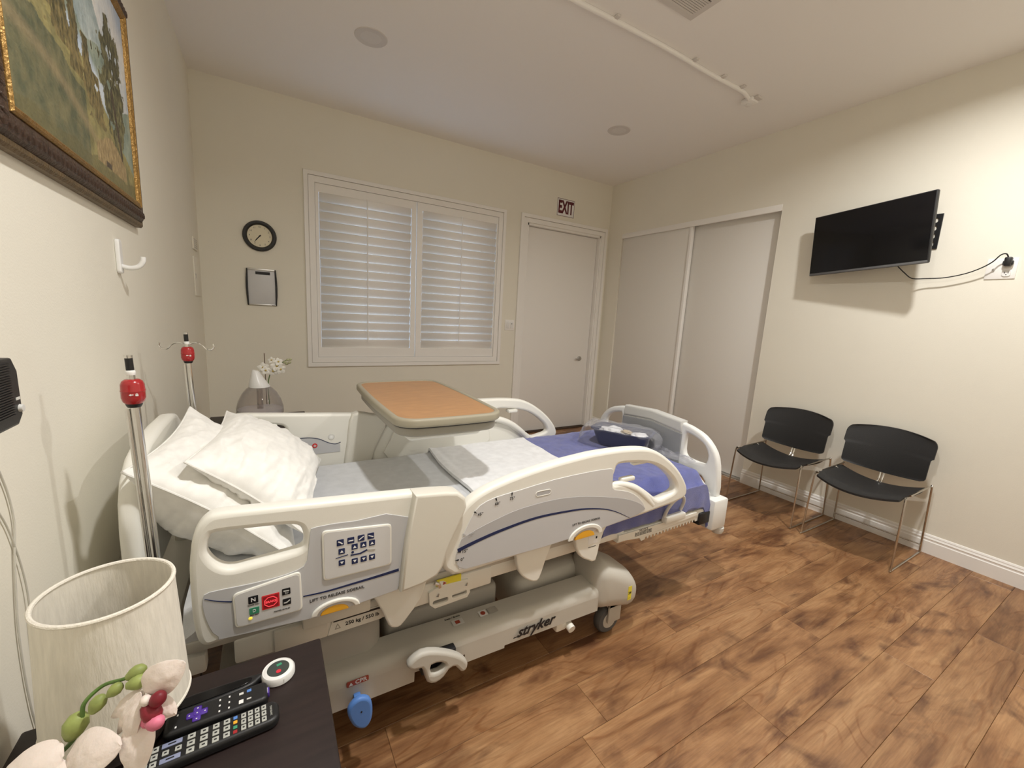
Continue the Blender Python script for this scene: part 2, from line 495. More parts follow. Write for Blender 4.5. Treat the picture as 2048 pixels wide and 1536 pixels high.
casing('window_casing', .691, 2.529, .809, 2.372, .075, D, win)
# inner hanging frame
plate('shutter_frame', rect(.745, 2.475, .862, 2.318), M_ny(D - .004 + .012), .036, M_TRIM, win, [rect(.772, 2.448, .89, 2.29)], bev=.002)
LZ0, LZ1 = .972, 2.222
def louver_mesh(length):
    bm = new_bm(); seg = 14; rings = []
    for xx in (0, length):
        rings.append([bm.verts.new((xx, .0055 * math.sin(2 * math.pi * i / seg), .0445 * math.cos(2 * math.pi * i / seg))) for i in range(seg)])
    for i in range(seg): bm.faces.new((rings[0][i], rings[0][(i + 1) % seg], rings[1][(i + 1) % seg], rings[1][i]))
    bm.faces.new(rings[0]); bm.faces.new(rings[1][::-1])
    return to_mesh(bm)
for px0, px1, lx0, lx1, rodx in ((.774, 1.607, .80, 1.562, 1.175), (1.613, 2.446, 1.665, 2.43, 2.048)):
    pan = plate('shutter_panel', rect(px0, px1, .892, 2.288), M_ny(D + .012), .028, M_TRIM, win, [rect(lx0, lx1, LZ0, LZ1)], bev=.0025)
    n = 17; pitch = (LZ1 - LZ0) / n
    lm = louver_mesh(lx1 - lx0 - .006)
    lm.materials.append(M_TRIM); lm.polygons.foreach_set('use_smooth', [True] * len(lm.polygons))
    for i in range(n):
        o = bpy.data.objects.new('louver', lm); COL.objects.link(o); o.parent = pan
        o.location = (lx0 + .003, D + .012, LZ0 - .004 + pitch * (i + .5)); o.rotation_euler = (math.radians(16), 0, 0)
    tube('tilt_rod', [(rodx, D - .024, 1.03), (rodx, D - .024, 2.225)], .0048, M_TRIM, pan, 8)
box('pane', .765, 2.455, D + .085, D + .09, .882, 2.298, M_GLASS, win)
plate('sash_frame', rect(.765, 2.455, .882, 2.298), M_ny(D + .085), .03, M_TRIM, win, [rect(.81, 1.585, .93, 2.25), rect(1.635, 2.41, .93, 2.25)], bev=.002)

# ------------------------------------------------------------------ exit door
dr = struct(thing('door_1', (3.3, D, 0), '-', '-'))
for k in ('label', 'category'): del dr[k]
casing('door_casing', 2.705, 3.893, 0.0, 2.379, .085, D, dr, bottom=False, depth=.02)
bm = new_bm(); bx(bm, DX0, DX0 + .02, D - .002, D + T, 0, DZ); bx(bm, DX1 - .02, DX1, D - .002, D + T, 0, DZ); bx(bm, DX0, DX1, D - .002, D + T, DZ - .02, DZ)
obj('door_jamb', to_mesh(bm), M_TRIM, dr)
slab = box('door_panel', DX0 + .006, DX1 - .024, D + .045, D + .085, .014, DZ - .024, M_DOOR, dr, .002)
bm = new_bm()
lt(bm, [(0, 0), (.03, 0), (.03, .006), (.012, .010), (.012, .03), (.0, .03)], seg=20, mtx=M_ny(D + .046) @ Matrix.Translation((3.665, .855, 0)))
bx(bm, 3.585, 3.672, D + .006, D + .018, .846, .864, .005)
obj('lever_handle', to_mesh(bm), M_STEEL, slab, True)
box('threshold', DX0, DX1, D - .01, D + T, 0.0, .012, M_DARK, dr)
box('outside_panel', DX0 - .05, DX1 + .05, D + T + .0, D + T + .02, 0, DZ + .05, M_DOOR, dr)

# ------------------------------------------------------------------ sliding closet
cl = struct(thing('door_2', (W, 2.66, 0), '-', '-'))
for k in ('label', 'category'): del cl[k]
box('header_fascia', W - .004, W + .015, CY0, CY1, 2.255, CZ, M_TRIM, cl, .002)
box('top_track', W + .015, W + .11, CY0, CY1, 2.285, CZ, M_TRIM, cl)
box('sliding_panel', W + .018, W + .044, 2.625, CY1, .012, 2.262, M_CLOSET, cl, .002)
bm = new_bm(); bx(bm, W + .008, W + .048, 2.612, 2.640, .012, 2.262, .003)
obj('panel_edge_stile', to_mesh(bm), M_TRIM, cl, True)
box('sliding_panel', W + .058, W + .084, CY0 + .004, 2.70, .012, 2.27, M_CLOSET, cl, .002)
box('floor_track', W + .006, W + .10, CY0, CY1, .0, .010, M_STEEL, cl)
box('closet_back', W + .6, W + .62, CY0 - .1, CY1 + .1, 0, H, M_WALL, cl)
bm = new_bm(); bx(bm, W + T, W + .62, CY0 - .12, CY0 - .1, 0, H); bx(bm, W + T, W + .62, CY1 + .1, CY1 + .12, 0, H); bx(bm, W + T, W + .62, CY0 - .1, CY1 + .1, H, H + .02)
obj('closet_side', to_mesh(bm), M_WALL, cl)

# ================================================================== CEILING THINGS
M_LENS_ON = mat('lit_diffuser', (.9, .9, .88), .5, emis=(1, .93, .82), estr=12.0)
M_LENS_OFF = mat('unlit_diffuser', (.70, .675, .645), .5, var=.02)
M_CANTRIM = mat('downlight_trim', (.66, .63, .60), .5, var=.02)
def downlight(x, y, lit, label, group):
    t = thing('recessed_downlight', (x, y, H), label, 'downlight', group)
    rim_lathe('trim_ring', [(.058, -.004), (.088, -.004), (.092, 0), (.058, 0)], (x, y, H), M_CANTRIM, t)
    lathe('diffuser', [(0, -.0035), (.058, -.0035), (.058, 0), (0, 0)], (x, y, H), M_LENS_ON if lit else M_LENS_OFF, t)
    if lit:
        la = bpy.data.lights.new('downlight_lamp', 'AREA'); la.shape = 'DISK'; la.size = .12; la.energy = LAMP_WATTS; la.spread = math.radians(162); la.color = LAMP_COLOR
        lo = bpy.data.objects.new('lamp', la); COL.objects.link(lo); lo.parent = t; lo.location = (0, 0, -.008)
downlight(.982, 2.661, False, 'unlit round downlight on the ceiling above the painting end of the bed', 'unlit ceiling downlights')
downlight(2.943, 2.662, False, 'unlit round downlight on the ceiling near the exit door', 'unlit ceiling downlights')
downlight(.982, .44, True, 'lit round ceiling downlight over the bedside table side', 'lit ceiling downlights')
downlight(2.943, .44, True, 'lit round ceiling downlight over the wooden floor near the television', 'lit ceiling downlights')

cd = thing('ceiling_conduit', (3.3, 1.76, H), 'white surface conduit running along the ceiling to a small junction box', 'conduit')
pth = catmull([(1.2, 1.76, H - .011), (1.78, 1.751, H - .012), (2.1, 1.742, H - .011), (2.42, 1.735, H - .013), (2.8, 1.745, H - .012), (3.103, 1.742, H - .012), (3.20, 1.755, H - .012), (3.27, 1.775, H - .012)], 6, False)
tube('conduit_tube', pth, .0135, M_TRIM, cd, 12)
for x, y in ((2.0, 1.735), (2.62, 1.728), (2.90, 1.732), (3.10, 1.728)):
    box('clip', x - .012, x + .012, y - .028, y + .012, H - .012, H, M_CANTRIM, cd, .003)
bm = new_bm(); bx(bm, 3.255, 3.335, 1.745, 1.825, H - .028, H, .006)
lt(bm, [(0, -.03), (.018, -.03), (.022, -.024), (.022, 0), (0, 0)], (3.295, 1.785, H), 16)
obj('junction_box', to_mesh(bm), M_TRIM, cd, True)
box('bracket', 3.275, 3.33, 1.715, 1.747, H - .016, H, M_CANTRIM, cd, .004)

vt = thing('ceiling_vent', (2.24, 1.42, H), 'grey louvred air vent set into the ceiling', 'vent')
plate('vent_frame', rect(2.06, 2.32, 1.36, 1.53), M_pz(H - .004), .008, M_CANTRIM, vt, [rect(2.09, 2.29, 1.39, 1.50)], bev=.002)
box('backing', 2.085, 2.295, 1.385, 1.505, H - .002, H + .0, M_DARK, vt)
for i in range(9):
    y = 1.398 + i * .0118
    box('slat', 2.09, 2.29, y, y + .0085, H - .0075, H - .0035, M_CANTRIM, vt)

# ================================================================== WALL THINGS, back wall
ck = thing('wall_clock', (.381, D, 1.822), 'round black rimmed wall clock with a cream dial', 'clock')
cx, cz = .382, 1.823
rim_lathe('rim', [(.082, 0), (.113, 0), (.113, .012), (.104, .026), (.092, .026), (.082, .012)], (0, 0, 0), M_BLACK, ck).data.transform(M_ny(D) @ Matrix.Translation((cx, cz, 0)))
lathe('dial', [(0, .0), (.086, .0), (.086, .008), (0, .008)], (0, 0, 0), mat('cream_dial', (.78, .72, .55), .5, var=.04), ck, 32, M_ny(D) @ Matrix.Translation((cx, cz, 0)))
for h in range(1, 13):
    a = math.radians(90 - 30 * h)
    text('numeral', str(h), M_ny(D - .0086), M_INK, ck, .017, (cx + .067 * math.cos(a), cz + .067 * math.sin(a)))
for name, ang, ln, w in (('hour_hand', 228, .042, .0042), ('minute_hand', 232, .058, .003)):
    a = math.radians(ang); d = Vector((math.cos(a), math.sin(a))); s = Vector((-d.y, d.x)) * w
    c0 = Vector((cx, cz))
    q = [c0 - d * .01 - s, c0 - d * .01 + s, c0 + d * ln + s * .4, c0 + d * ln - s * .4]
    plate(name, [(v.x, v.y) for v in q], M_ny(D - .0105), .0012, M_INK, ck, bev=.0002, res=0)
lathe('hub', [(0, 0), (.005, 0), (.005, .004), (0, .004)], (0, 0, 0), M_INK, ck, 12, M_ny(D - .009) @ Matrix.Translation((cx, cz, 0)))

wb = thing('whiteboard', (.38, D, 1.44), 'small whiteboard with black side bars hanging under the clock', 'whiteboard')
box('board', .285, .478, D - .008, D, 1.308, 1.572, mat('whiteboard_surface', (.62, .625, .64), .35, var=.02), wb, .001)
for sgn, xx in ((-1, .283), (1, .480)):
    o = [(xx, 1.300), (xx + .006 * sgn, 1.38), (xx + .0075 * sgn, 1.44), (xx + .006 * sgn, 1.50), (xx, 1.578), (xx - .009 * sgn, 1.578), (xx - .007 * sgn, 1.44), (xx - .009 * sgn, 1.300)]
    plate('side_bar', o, M_ny(D - .008), .016, M_BLACK, wb, bev=.003)
box('top_rail', .286, .477, D - .013, D, 1.566, 1.580, M_STEEL, wb, .002)
box('bottom_rail', .286, .477, D - .013, D, 1.300, 1.310, M_STEEL, wb, .002)
lab = box('header_label', .342, .440, D - .0095, D - .008, 1.536, 1.558, M_INK, wb)
box('rail_mark', .444, .468, D - .0138, D - .013, 1.303, 1.307, M_INK, wb)

ex = thing('exit_sign', (3.268, D, 2.514), 'white exit sign with dark red letters above the door', 'sign')
box('sign_panel', 3.152, 3.384, D - .004, D, 2.425, 2.605, M_WPRINT, ex, .001)
plate('border_line', rect(3.153, 3.383, 2.426, 2.604), M_ny(D - .0044), .0008, mat('exit_red', (.10, .008, .014), .5, var=.05), ex, [rect(3.157, 3.379, 2.43, 2.60)], bev=.0001, res=0)
text('lettering', 'EXIT', M_ny(D - .0045), mat('exit_red'), ex, .1, (3.268, 2.513), width=.205, height=.135, bold=.004)

sw = thing('light_switch', (2.63, D, 1.226), 'double light switch plate between window and exit door', 'switch')
box('cover_plate', 2.578, 2.692, D - .006, D, 1.170, 1.280, M_TRIM, sw, .002)
for x in (2.612, 2.658):
    box('rocker', x - .015, x + .015, D - .0105, D - .006, 1.190, 1.260, M_WHITEP, sw, .002)
box('pilot_mark', 2.653, 2.663, D - .0112, D - .0105, 1.236, 1.243, M_INK, sw)

# ================================================================== WALL THINGS, left wall
pa = thing('landscape_painting', (0, 1.46, 1.575), 'landscape painting of a valley in a carved dark gold-edged frame', 'painting')
PY0, PY1, PZ0, PZ1 = .957, 1.968, 1.573, 2.297
def frame_side(name, prof, m, parent):
    """mitred rectangular moulding: prof = (inset, height) pairs"""
    bm = new_bm(); rings = []
    for ins, h in prof:
        rings.append([bm.verts.new((h, a, b)) for a, b in ((PY0 + ins, PZ0 + ins), (PY1 - ins, PZ0 + ins), (PY1 - ins, PZ1 - ins), (PY0 + ins, PZ1 - ins))])
    for q in range(len(rings)):
        a, b = rings[q], rings[(q + 1) % len(rings)]
        for i in range(4): bm.faces.new((a[i], a[(i + 1) % 4], b[(i + 1) % 4], b[i]))
    return obj(name, to_mesh(bm), m, parent)
frame_side('outer_gold_lip', [(0, .002), (0, .016), (.006, .022), (.014, .023), (.018, .018), (.018, .002)], mat('dull_bronze', (.13, .085, .038), .4, .3, bump=.3, bscale=140, var=.25, vscale=40), pa)
fr = frame_side('carved_moulding', [(.017, .002), (.017, .020), (.024, .028), (.040, .032), (.054, .031), (.060, .028), (.060, .002)], M_FRAME, pa)
frame_side('gold_liner', [(.060, .002), (.060, .031), (.064, .035), (.068, .031), (.072, .033), (.076, .030), (.080, .024), (.080, .002)], M_GOLD, pa)
bm = new_bm(); lt(bm, [(0, -.012), (.004, -.009), (.0055, 0), (.004, .009), (0, .012)], seg=8)
leaf = to_mesh(bm); leaf.materials.append(M_FRAME)
def carve(y, z, rz):
    o = bpy.data.objects.new('carved_leaf', leaf); COL.objects.link(o); o.parent = fr
    o.location = (.029, y, z); o.rotation_euler = (rz, 0, 0)
n = 44
for i in range(n):
    y = PY0 + .03 + (PY1 - PY0 - .06) * i / (n - 1)
    carve(y, PZ0 + .039, .35); carve(y, PZ1 - .039, .35)
for i in range(1, 29):
    z = PZ0 + .03 + (PZ1 - PZ0 - .06) * i / 29
    carve(PY0 + .039, z, 1.2)
# the canvas: brush-stroke colours computed per vertex of a fine grid
def lerp(a, b, t):
    t = max(0., min(1., t)); return tuple(x + (y - x) * t for x, y in zip(a, b))
def sstep(a, b, x):
    t = max(0., min(1., (x - a) / (b - a))); return t * t * (3 - 2 * t)
def fbm(x, y, s, seed=0.):
    return noise.fractal(Vector((x * s, y * s, seed)), 1.0, 2.0, 5)
def canvas(u, v):
    n1 = fbm(u * 1.4, v, 4, 1); n2 = fbm(u * 1.4, v * .8, 14, 4); n3 = fbm(u * 2.2, v * .7, 34, 9)
    c = lerp((.40, .46, .52), (.60, .585, .555), .55 + n1 * 1.1)                       # cloudy sky
    c = lerp(c, (.23, .31, .44), sstep(.75, 1.0, u) * sstep(.7, 1., v) * .8)
    r1 = 1.15 - .62 * u + .05 * math.sin(u * 13) + .05 * n1                              # far mountains
    if v < r1 and u < .75: c = lerp((.20, .26, .27), (.42, .47, .46), .45 + n2 * .6 + .5 * math.sin((u + v) * 16) * .3)
    r2 = .86 - .42 * u + .05 * math.sin(u * 19 + 1)
    if v < r2: c = lerp((.15, .20, .17), (.30, .34, .27), .5 + n2 * .8)
    lake = sstep(.085, .03, abs(v - (.66 - .36 * u) + .02 * n1)) * sstep(.22, .34, u) * sstep(.80, .70, u)
    c = lerp(c, lerp((.36, .45, .58), (.50, .56, .62), .5 + n1), lake)
    slope = .80 - .66 * u + .015 * n2                                                    # sunlit meadow
    if v < slope: c = lerp((.19, .165, .062), (.33, .285, .12), .5 + n2 * .5 + n1 * .7)
    low = .60 - .48 * u + .03 * n2
    if v < low: c = lerp((.145, .135, .06), (.27, .235, .10), .5 + n2 * .9 + n1 * .4)
    if v < .42 - .20 * u + .04 * n1 and u < .5: c = lerp((.075, .085, .05), (.15, .14, .075), .5 + n2)
    path = sstep(.05, .0, abs(v - (.30 - .24 * u + .04 * math.sin(u * 6)))) * sstep(.95, .6, u)
    c = lerp(c, (.29, .22, .125), path * .5)
    if v < .07 + .05 * n1: c = lerp(c, (.11, .10, .045), .7)
    for tu, tb0, tt, tw in ((.05, .70, 1.05, .07), (.16, .63, 1.02, .07), (.25, .58, .92, .06), (.35, .50, .84, .065), (.45, .44, .68, .05), (.54, .37, .58, .05), (.62, .32, .46, .05)):
        w = tw * (1 - .6 * max(0, (v - tb0) / (tt - tb0))) * (1 + 1.1 * n2)
        if tb0 - .08 < v < tt and abs(u - tu + .02 * n2) < w:
            c = lerp((.06, .055, .025), (.20, .155, .065), .42 + n3 * .8 + n1 * .5)
    tw = .125 * math.sin(max(0., min(1., (v - .16) / .70)) * math.pi) ** .55 * (1 + .8 * n2) if .16 < v < .86 else 0
    if abs(u - .80 - .03 * n1) < tw and n2 > -.36:
        c = lerp((.045, .045, .024), (.17, .16, .075), .42 + n3 * 1.0 + n1 * .6)
    if .10 < v < .5 and abs(u - .81 - .03 * math.sin(v * 9)) < .014: c = (.06, .045, .03)
    if .56 < u < .88 and .07 < v < .235 - .9 * abs(u - .72) ** 1.25 + .008 * n2:         # thatched hut
        c = lerp((.20, .145, .07), (.34, .255, .13), .5 + n3 * .8)
        if v < .10 and .64 < u < .70: c = (.07, .055, .04)
    k = 1.25 * (1 + .14 * n3)
    return tuple(max(0., min(1., q * k)) for q in c)
nu, nv = 230, 170
me = grid_mesh(nu, nv, lambda a, b: (.023 + .0006 * fbm(a, b, 70), PY0 + .076 + (PY1 - PY0 - .152) * a, PZ0 + .076 + (PZ1 - PZ0 - .152) * b))
at = me.color_attributes.new('paint', 'FLOAT_COLOR', 'POINT')
buf = []
for i in range(nu + 1):
    for j in range(nv + 1): buf += [*canvas(i / nu, j / nv), 1.]
at.data.foreach_set('color', buf)
mc = bpy.data.materials.new('oil_paint'); mc.use_nodes = True
a_ = mc.node_tree.nodes.new('ShaderNodeAttribute'); a_.attribute_name = 'paint'
mc.node_tree.links.new(a_.outputs[0], mc.node_tree.nodes['Principled BSDF'].inputs[0]); mc.node_tree.nodes['Principled BSDF'].inputs['Roughness'].default_value = .5
cv = obj('canvas', me, mc, pa)
box('backing_board', .003, .020, PY0 + .06, PY1 - .06, PZ0 + .06, PZ1 - .06, M_FRAME, pa)

hk = thing('wall_hook', (0, 1.70, 1.45), 'white plastic adhesive hook on the wall under the painting', 'hook')
plate('hook_plate', rrect(1.678, 1.712, 1.395, 1.50, .010), M_px(.006), .012, M_WHITEP, hk, bev=.004)
tube('hook_arm', catmull([(.010, 1.695, 1.418), (.030, 1.695, 1.414), (.050, 1.695, 1.420), (.062, 1.695, 1.436), (.064, 1.695, 1.452)], 6, False), .0075, M_WHITEP, hk, 10)

sg = thing('door_chime_grille', (0, 3.49, 1.69), 'small slotted plate high on the left wall near the corner', 'wall plate')
box('cover', 0, .010, 3.39, 3.58, 1.648, 1.728, M_WALL, sg, .003)
for i in range(5): box('slot', .0098, .0112, 3.41, 3.56, 1.660 + i * .013, 1.664 + i * .013, M_HOUS, sg)
ap = thing('access_panel', (0, 3.51, 1.47), 'flush painted panel on the left wall near the corner', 'wall panel')
box('panel_door', 0, .008, 3.375, 3.645, 1.345, 1.602, M_WALL, ap, .002)
box('latch', .008, .012, 3.40, 3.41, 1.46, 1.49, M_STEEL, ap)

sp = thing('wall_speaker', (0, .69, 1.19), 'black box speaker with chamfered corners on the left wall', 'speaker')
oc = [(.60, 1.145), (.612, 1.133), (.765, 1.133), (.780, 1.146), (.780, 1.212), (.768, 1.232), (.612, 1.238), (.60, 1.226)]
plate('case', oc, M_px(.04), .08, M_BLACK, sp, bev=.004)
for i in range(22): box('grille_rib', .0795, .0818, .615, .755, 1.150 + i * .0035, 1.1515 + i * .0035, M_BLACK, sp)
lathe('knob', [(0, 0), (.006, 0), (.005, .004), (0, .0045)], (0, 0, 0), M_LGREY, sp, 16, M_px(.08) @ Matrix.Translation((.771, 1.157, 0)))
box('mark', .0800, .0806, .763, .774, 1.170, 1.174, M_LGREY, sp)
cw = tube('power_cord', catmull([(.004, .74, 1.133), (.004, .86, 1.06), (.004, .895, 1.005), (.004, .908, .93), (.004, .893, .866), (.004, .872, .755), (.004, .868, .66), (.004, .872, .58), (.004, .88, .50), (.004, .88, .30)], 8, False), .0017, M_CORDW, None, 8)
tag(cw, 'cream power cord hanging down the left wall from the black speaker', 'cord')
cw2 = thing('lamp_cord', (.004, .9, .5), 'thin cream lamp cord with plug hanging behind the lamp shade', 'cord')
tube('wire', catmull([(.004, .845, 1.00), (.004, .888, .92), (.006, .91, .80), (.006, .903, .68), (.008, .905, .60), (.010, .915, .54), (.010, .90, .47)], 8, False), .0015, M_CORDW, cw2, 8)
box('plug', .0, .026, .880, .905, .475, .515, mat('tan_plug', (.30, .25, .15), .5, var=.05), cw2, .005)

# ================================================================== RIGHT WALL
tv = thing('television', (3.86, 1.16, 1.95), 'flat black television on a tilted wall mount', 'television')
TL, BL_ = Vector((3.812, 1.518, 2.130)), Vector((3.806, 1.457, 1.735))
TR, BR_ = Vector((3.722, .859, 2.171)), Vector((3.712, .808, 1.765))
# an upright rectangular slab, turned and tilted as on its arm
cen = (TL + BL_ + TR + BR_) / 4
ex_ = ((TR + BR_) - (TL + BL_)).normalized(); uz_ = ((TL + TR) - (BL_ + BR_))
uz_ = (uz_ - ex_ * uz_.dot(ex_)).normalized(); nn = ex_.cross(uz_).normalized()
tvw = ((TR - TL).length + (BR_ - BL_).length) / 2; tvh = ((TL - BL_).length + (TR - BR_).length) / 2
TM = Matrix.Translation(cen) @ Matrix(((ex_.x, uz_.x, nn.x, 0), (ex_.y, uz_.y, nn.y, 0), (ex_.z, uz_.z, nn.z, 0), (0, 0, 0, 1)))
s_ = 1 if nn.x < 0 else -1
def tvb(name, a0, a1, b0, b1, c0, c1, m, bev=.002): return box(name, a0, a1, b0, b1, min(c0 * s_, c1 * s_), max(c0 * s_, c1 * s_), m, tv, bev, mtx=TM)
hw, hh = tvw / 2, tvh / 2
tvb('housing', -hw, hw, -hh, hh, -.026, 0, M_BLACK, .004)
tvb('screen', -hw + .006, hw - .006, -hh + .015, hh - .006, 0, .0012, M_SCREEN, .0004)
tvb('lower_bezel', -hw + .002, hw - .002, -hh - .004, -hh + .011, -.02, .0015, M_RUBBER, .002)
tvb('rear_bulge', -hw * .7, hw * .7, -hh * .85, hh * .3, -.05, -.026, M_BLACK, .008)
mnt = []
plate('mount_plate', rect(-1.10, -.853, 1.868, 2.073), M_nx(W - .004), .008, M_BLACK, tv,
      [rect(-1.08, -1.0, 1.89, 1.95), rect(-1.08, -1.0, 1.98, 2.05)] + [rrect(-.905, -.872, 1.885 + .046 * i, 1.913 + .046 * i, .008, 3) for i in range(4)], bev=.001)
tube('mount_arm', [(W - .01, 1.0, 1.97), (W - .06, 1.10, 1.965), (cen.x + .05, cen.y, 1.96)], .016, M_BLACK, tv, 8)

ol = thing('wall_outlet', (W, .575, 1.73), 'white wall plate with cable jack and power outlet', 'outlet')
box('cover_plate', W - .006, W, .513, .628, 1.676, 1.787, M_TRIM, ol, .002)
for i, z in enumerate((1.752, 1.706)):
    r = plate('receptacle', rrect(-.564, -.530, z - .018, z + .018, .012, 4), M_nx(W - .008), .005, M_WHITEP, ol, bev=.001)
    for dy in (-.0065, .0065): box('slot', W - .0112, W - .0104, .547 + dy - .0012, .547 + dy + .0012, z - .002, z + .008, M_INK, r)
    box('ground_hole', W - .0112, W - .0104, .545, .549, z - .010, z - .006, M_INK, r)
lathe('cable_jack', [(0, 0), (.006, 0), (.006, .007), (.004, .012), (0, .012)], (0, 0, 0), M_STEEL, ol, 12, M_nx(W - .006) @ Matrix.Translation((-.598, 1.728, 0)))
pc = thing('power_cord', (3.88, .6, 1.72), 'black power cord with plug from the television to the outlet', 'cord')
tube('wire', catmull([(3.80, .985, 1.765), (3.83, .955, 1.725), (3.86, .92, 1.690), (3.88, .86, 1.688), (3.885, .78, 1.69), (3.885, .70, 1.708), (3.88, .64, 1.735), (3.875, .60, 1.765), (3.875, .575, 1.80), (3.88, .556, 1.805), (3.892, .547, 1.785)], 8, False), .0032, M_BLACK, pc, 8)
bm = new_bm(); bx(bm, W - .042, W - .008, .533, .561, 1.742, 1.790, .006); bx(bm, W - .03, W - .010, .527, .567, 1.748, 1.772, .005)
obj('plug', to_mesh(bm), M_BLACK, pc, True)

# ================================================================== HOSPITAL BED
bed = thing('hospital_bed', (1.2, 1.4, 0), 'white and grey adjustable hospital bed with raised siderails', 'bed')
HR_OUT = [(.235, .75), (.238, .78), (.244, .82), (.255, .848), (.272, .866), (.296, .872), (.386, .866), (.509, .857), (.724, .842), (.81, .833), (.845, .826), (.868, .805), (.872, .778), (.857, .74), (.83, .683), (.818, .655), (.806, .61), (.79, .588), (.75, .566), (.683, .561), (.575, .561), (.47, .561), (.322, .562), (.28, .558), (.255, .557), (.241, .574), (.235, .62), (.234, .681)]
HR_HOLE = [(.268, .783), (.27, .803), (.276, .819), (.288, .826), (.356, .821), (.414, .815), (.444, .808), (.455, .792), (.458, .763), (.45, .746), (.411, .74), (.381, .737), (.347, .735), (.318, .733), (.297, .739), (.279, .757)]
HR_INLAY = [(.256, .681), (.268, .692), (.322, .69), (.385, .689), (.441, .696), (.463, .715), (.471, .785), (.487, .798), (.577, .794), (.713, .775), (.684, .566), (.322, .566), (.279, .577), (.263, .61), (.255, .653)]
HR_PAD = [(.724, .844), (.813, .836), (.848, .829), (.873, .808), (.877, .778), (.862, .74), (.834, .683), (.822, .655), (.81, .61), (.793, .586), (.749, .572), (.687, .566), (.701, .714)]
FR_OUT = [(.813, .619), (.816, .651), (.835, .689), (.86, .740), (.88, .768), (.912, .793), (.968, .816), (1.064, .838), (1.194, .857), (1.309, .867), (1.378, .871), (1.501, .870), (1.61, .861), (1.678, .845), (1.754, .807), (1.838, .745), (1.896, .681), (1.917, .635), (1.900, .606), (1.833, .593), (1.75, .587), (1.624, .578), (1.437, .571), (1.184, .563), (1.031, .557), (.872, .553), (.839, .567), (.82, .587)]
FR_HOLE = [(1.494, .811), (1.554, .809), (1.628, .799), (1.698, .78), (1.765, .743), (1.819, .698), (1.842, .662), (1.834, .645), (1.794, .635), (1.738, .629), (1.688, .662), (1.634, .697), (1.584, .719), (1.511, .735), (1.478, .737), (1.474, .764), (1.482, .79)]
FR_INLAY = [(.856, .605), (.860, .64), (.874, .674), (.904, .736), (.93, .766), (.982, .782), (1.067, .790), (1.199, .803), (1.346, .807), (1.451, .804), (1.466, .79), (1.468, .742), (1.481, .718), (1.551, .699), (1.616, .661), (1.66, .608), (1.617, .590), (1.437, .576), (1.184, .568), (1.031, .569), (.888, .569), (.865, .582)]
FR_BAND_TOP = [(.872, .671), (.917, .69), (.986, .709), (1.071, .726), (1.205, .732), (1.316, .722), (1.439, .698), (1.546, .67), (1.624, .637), (1.66, .608)]
FR_LINE = [(.861, .637), (.919, .652), (1.012, .669), (1.14, .682), (1.283, .677), (1.361, .668), (1.445, .649), (1.508, .624), (1.575, .588)]
YN = .927                       # outer face of the near rails
def ribbon(line, w0, w1):
    L = catmull([(a, b, 0) for a, b in line], 5, False); n = len(L); up = []; dn = []
    for i, p in enumerate(L):
        d = (L[min(i + 1, n - 1)] - L[max(i - 1, 0)]).normalized(); s = Vector((-d.y, d.x, 0)); w = (w0 + (w1 - w0) * i / (n - 1)) / 2
        up.append((p.x + s.x * w, p.y + s.y * w)); dn.append((p.x - s.x * w, p.y - s.y * w))
    return up + dn[::-1]
def pl(name, out, y, t, m, parent, holes=(), bev=.0006, smooth=0, label=None):
    return plate(name, out, M_ny(y), t, m, parent, holes, bev, 1 if bev < .003 else 3, smooth, label)

# near head-end rail
hr = pl('siderail', HR_OUT, YN + .022, .044, M_BED, bed, [HR_HOLE], .013, 3, 'white head-end siderail with bed controls')
pl('rail_inlay', HR_INLAY, YN - .0005, .003, M_INLAY, hr, smooth=2)
pl('rail_cover', HR_PAD, YN + .006, .056, M_BEDSH, hr, bev=.009)
pl('print_stripe', ribbon([(.452, .622), (.505, .619), (.575, .621), (.631, .623), (.687, .626)], .003, .0085), YN - .0024, .001, M_NAVY, hr)
pl('print_stripe', ribbon([(.259, .679), (.28, .667), (.308, .656)], .0012, .0035), YN - .0024, .001, M_NAVY, hr)
def round_poly(P, r, n=5):
    out = []; k = len(P)
    for i in range(k):
        p0, p, p1 = Vector(P[i - 1]), Vector(P[i]), Vector(P[(i + 1) % k])
        a, b = p + (p0 - p).normalized() * r, p + (p1 - p).normalized() * r
        for j in range(n + 1):
            t = j / n; q = a * (1 - t) ** 2 + p * 2 * t * (1 - t) + b * t * t; out.append((q.x, q.y))
    return out
def panel(out, inner_shrink, parent):
    b = pl('control_panel', out, YN - .003, .006, M_BED, parent, bev=.0025)
    cx = sum(p[0] for p in out) / len(out); cy = sum(p[1] for p in out) / len(out)
    inn = [(cx + (x - cx) * (1 - inner_shrink), cy + (y - cy) * (1 - inner_shrink * 1.3)) for x, y in out]
    pl('panel_face', inn, YN - .0062, .001, M_INLAYU, parent)
P1 = round_poly([(.496, .786), (.666, .768), (.667, .649), (.497, .650)], .012)
P2 = round_poly([(.309, .675), (.448, .693), (.450, .588), (.311, .587)], .012)
panel(P1, .05, hr); panel(P2, .06, hr)
YB = YN - .0072
def sq(name, x, z, w, h, m, parent, bev=.0008): return pl(name, rrect(x - w / 2, x + w / 2, z - h / 2, z + h / 2, .0012, 2), YB, .0012, m, parent, bev=.0003)
def tri(x, z, s, up, parent):
    k = 1 if up else -1
    pl('arrow_mark', [(x - s, z - s * .8 * k), (x + s, z - s * .8 * k), (x, z + s * .9 * k)], YB - .0009, .0006, M_WPRINT, parent, bev=.0001)
for x, z in ((.538, .7465), (.563, .7465), (.588, .747), (.612, .747)):
    sq('button', x, z, .0165, .0165, M_NAVY, hr)
pl('icon_mark', ribbon([(.533, .750), (.538, .747), (.543, .742)], .003, .003), YB - .0009, .0006, M_WPRINT, hr)
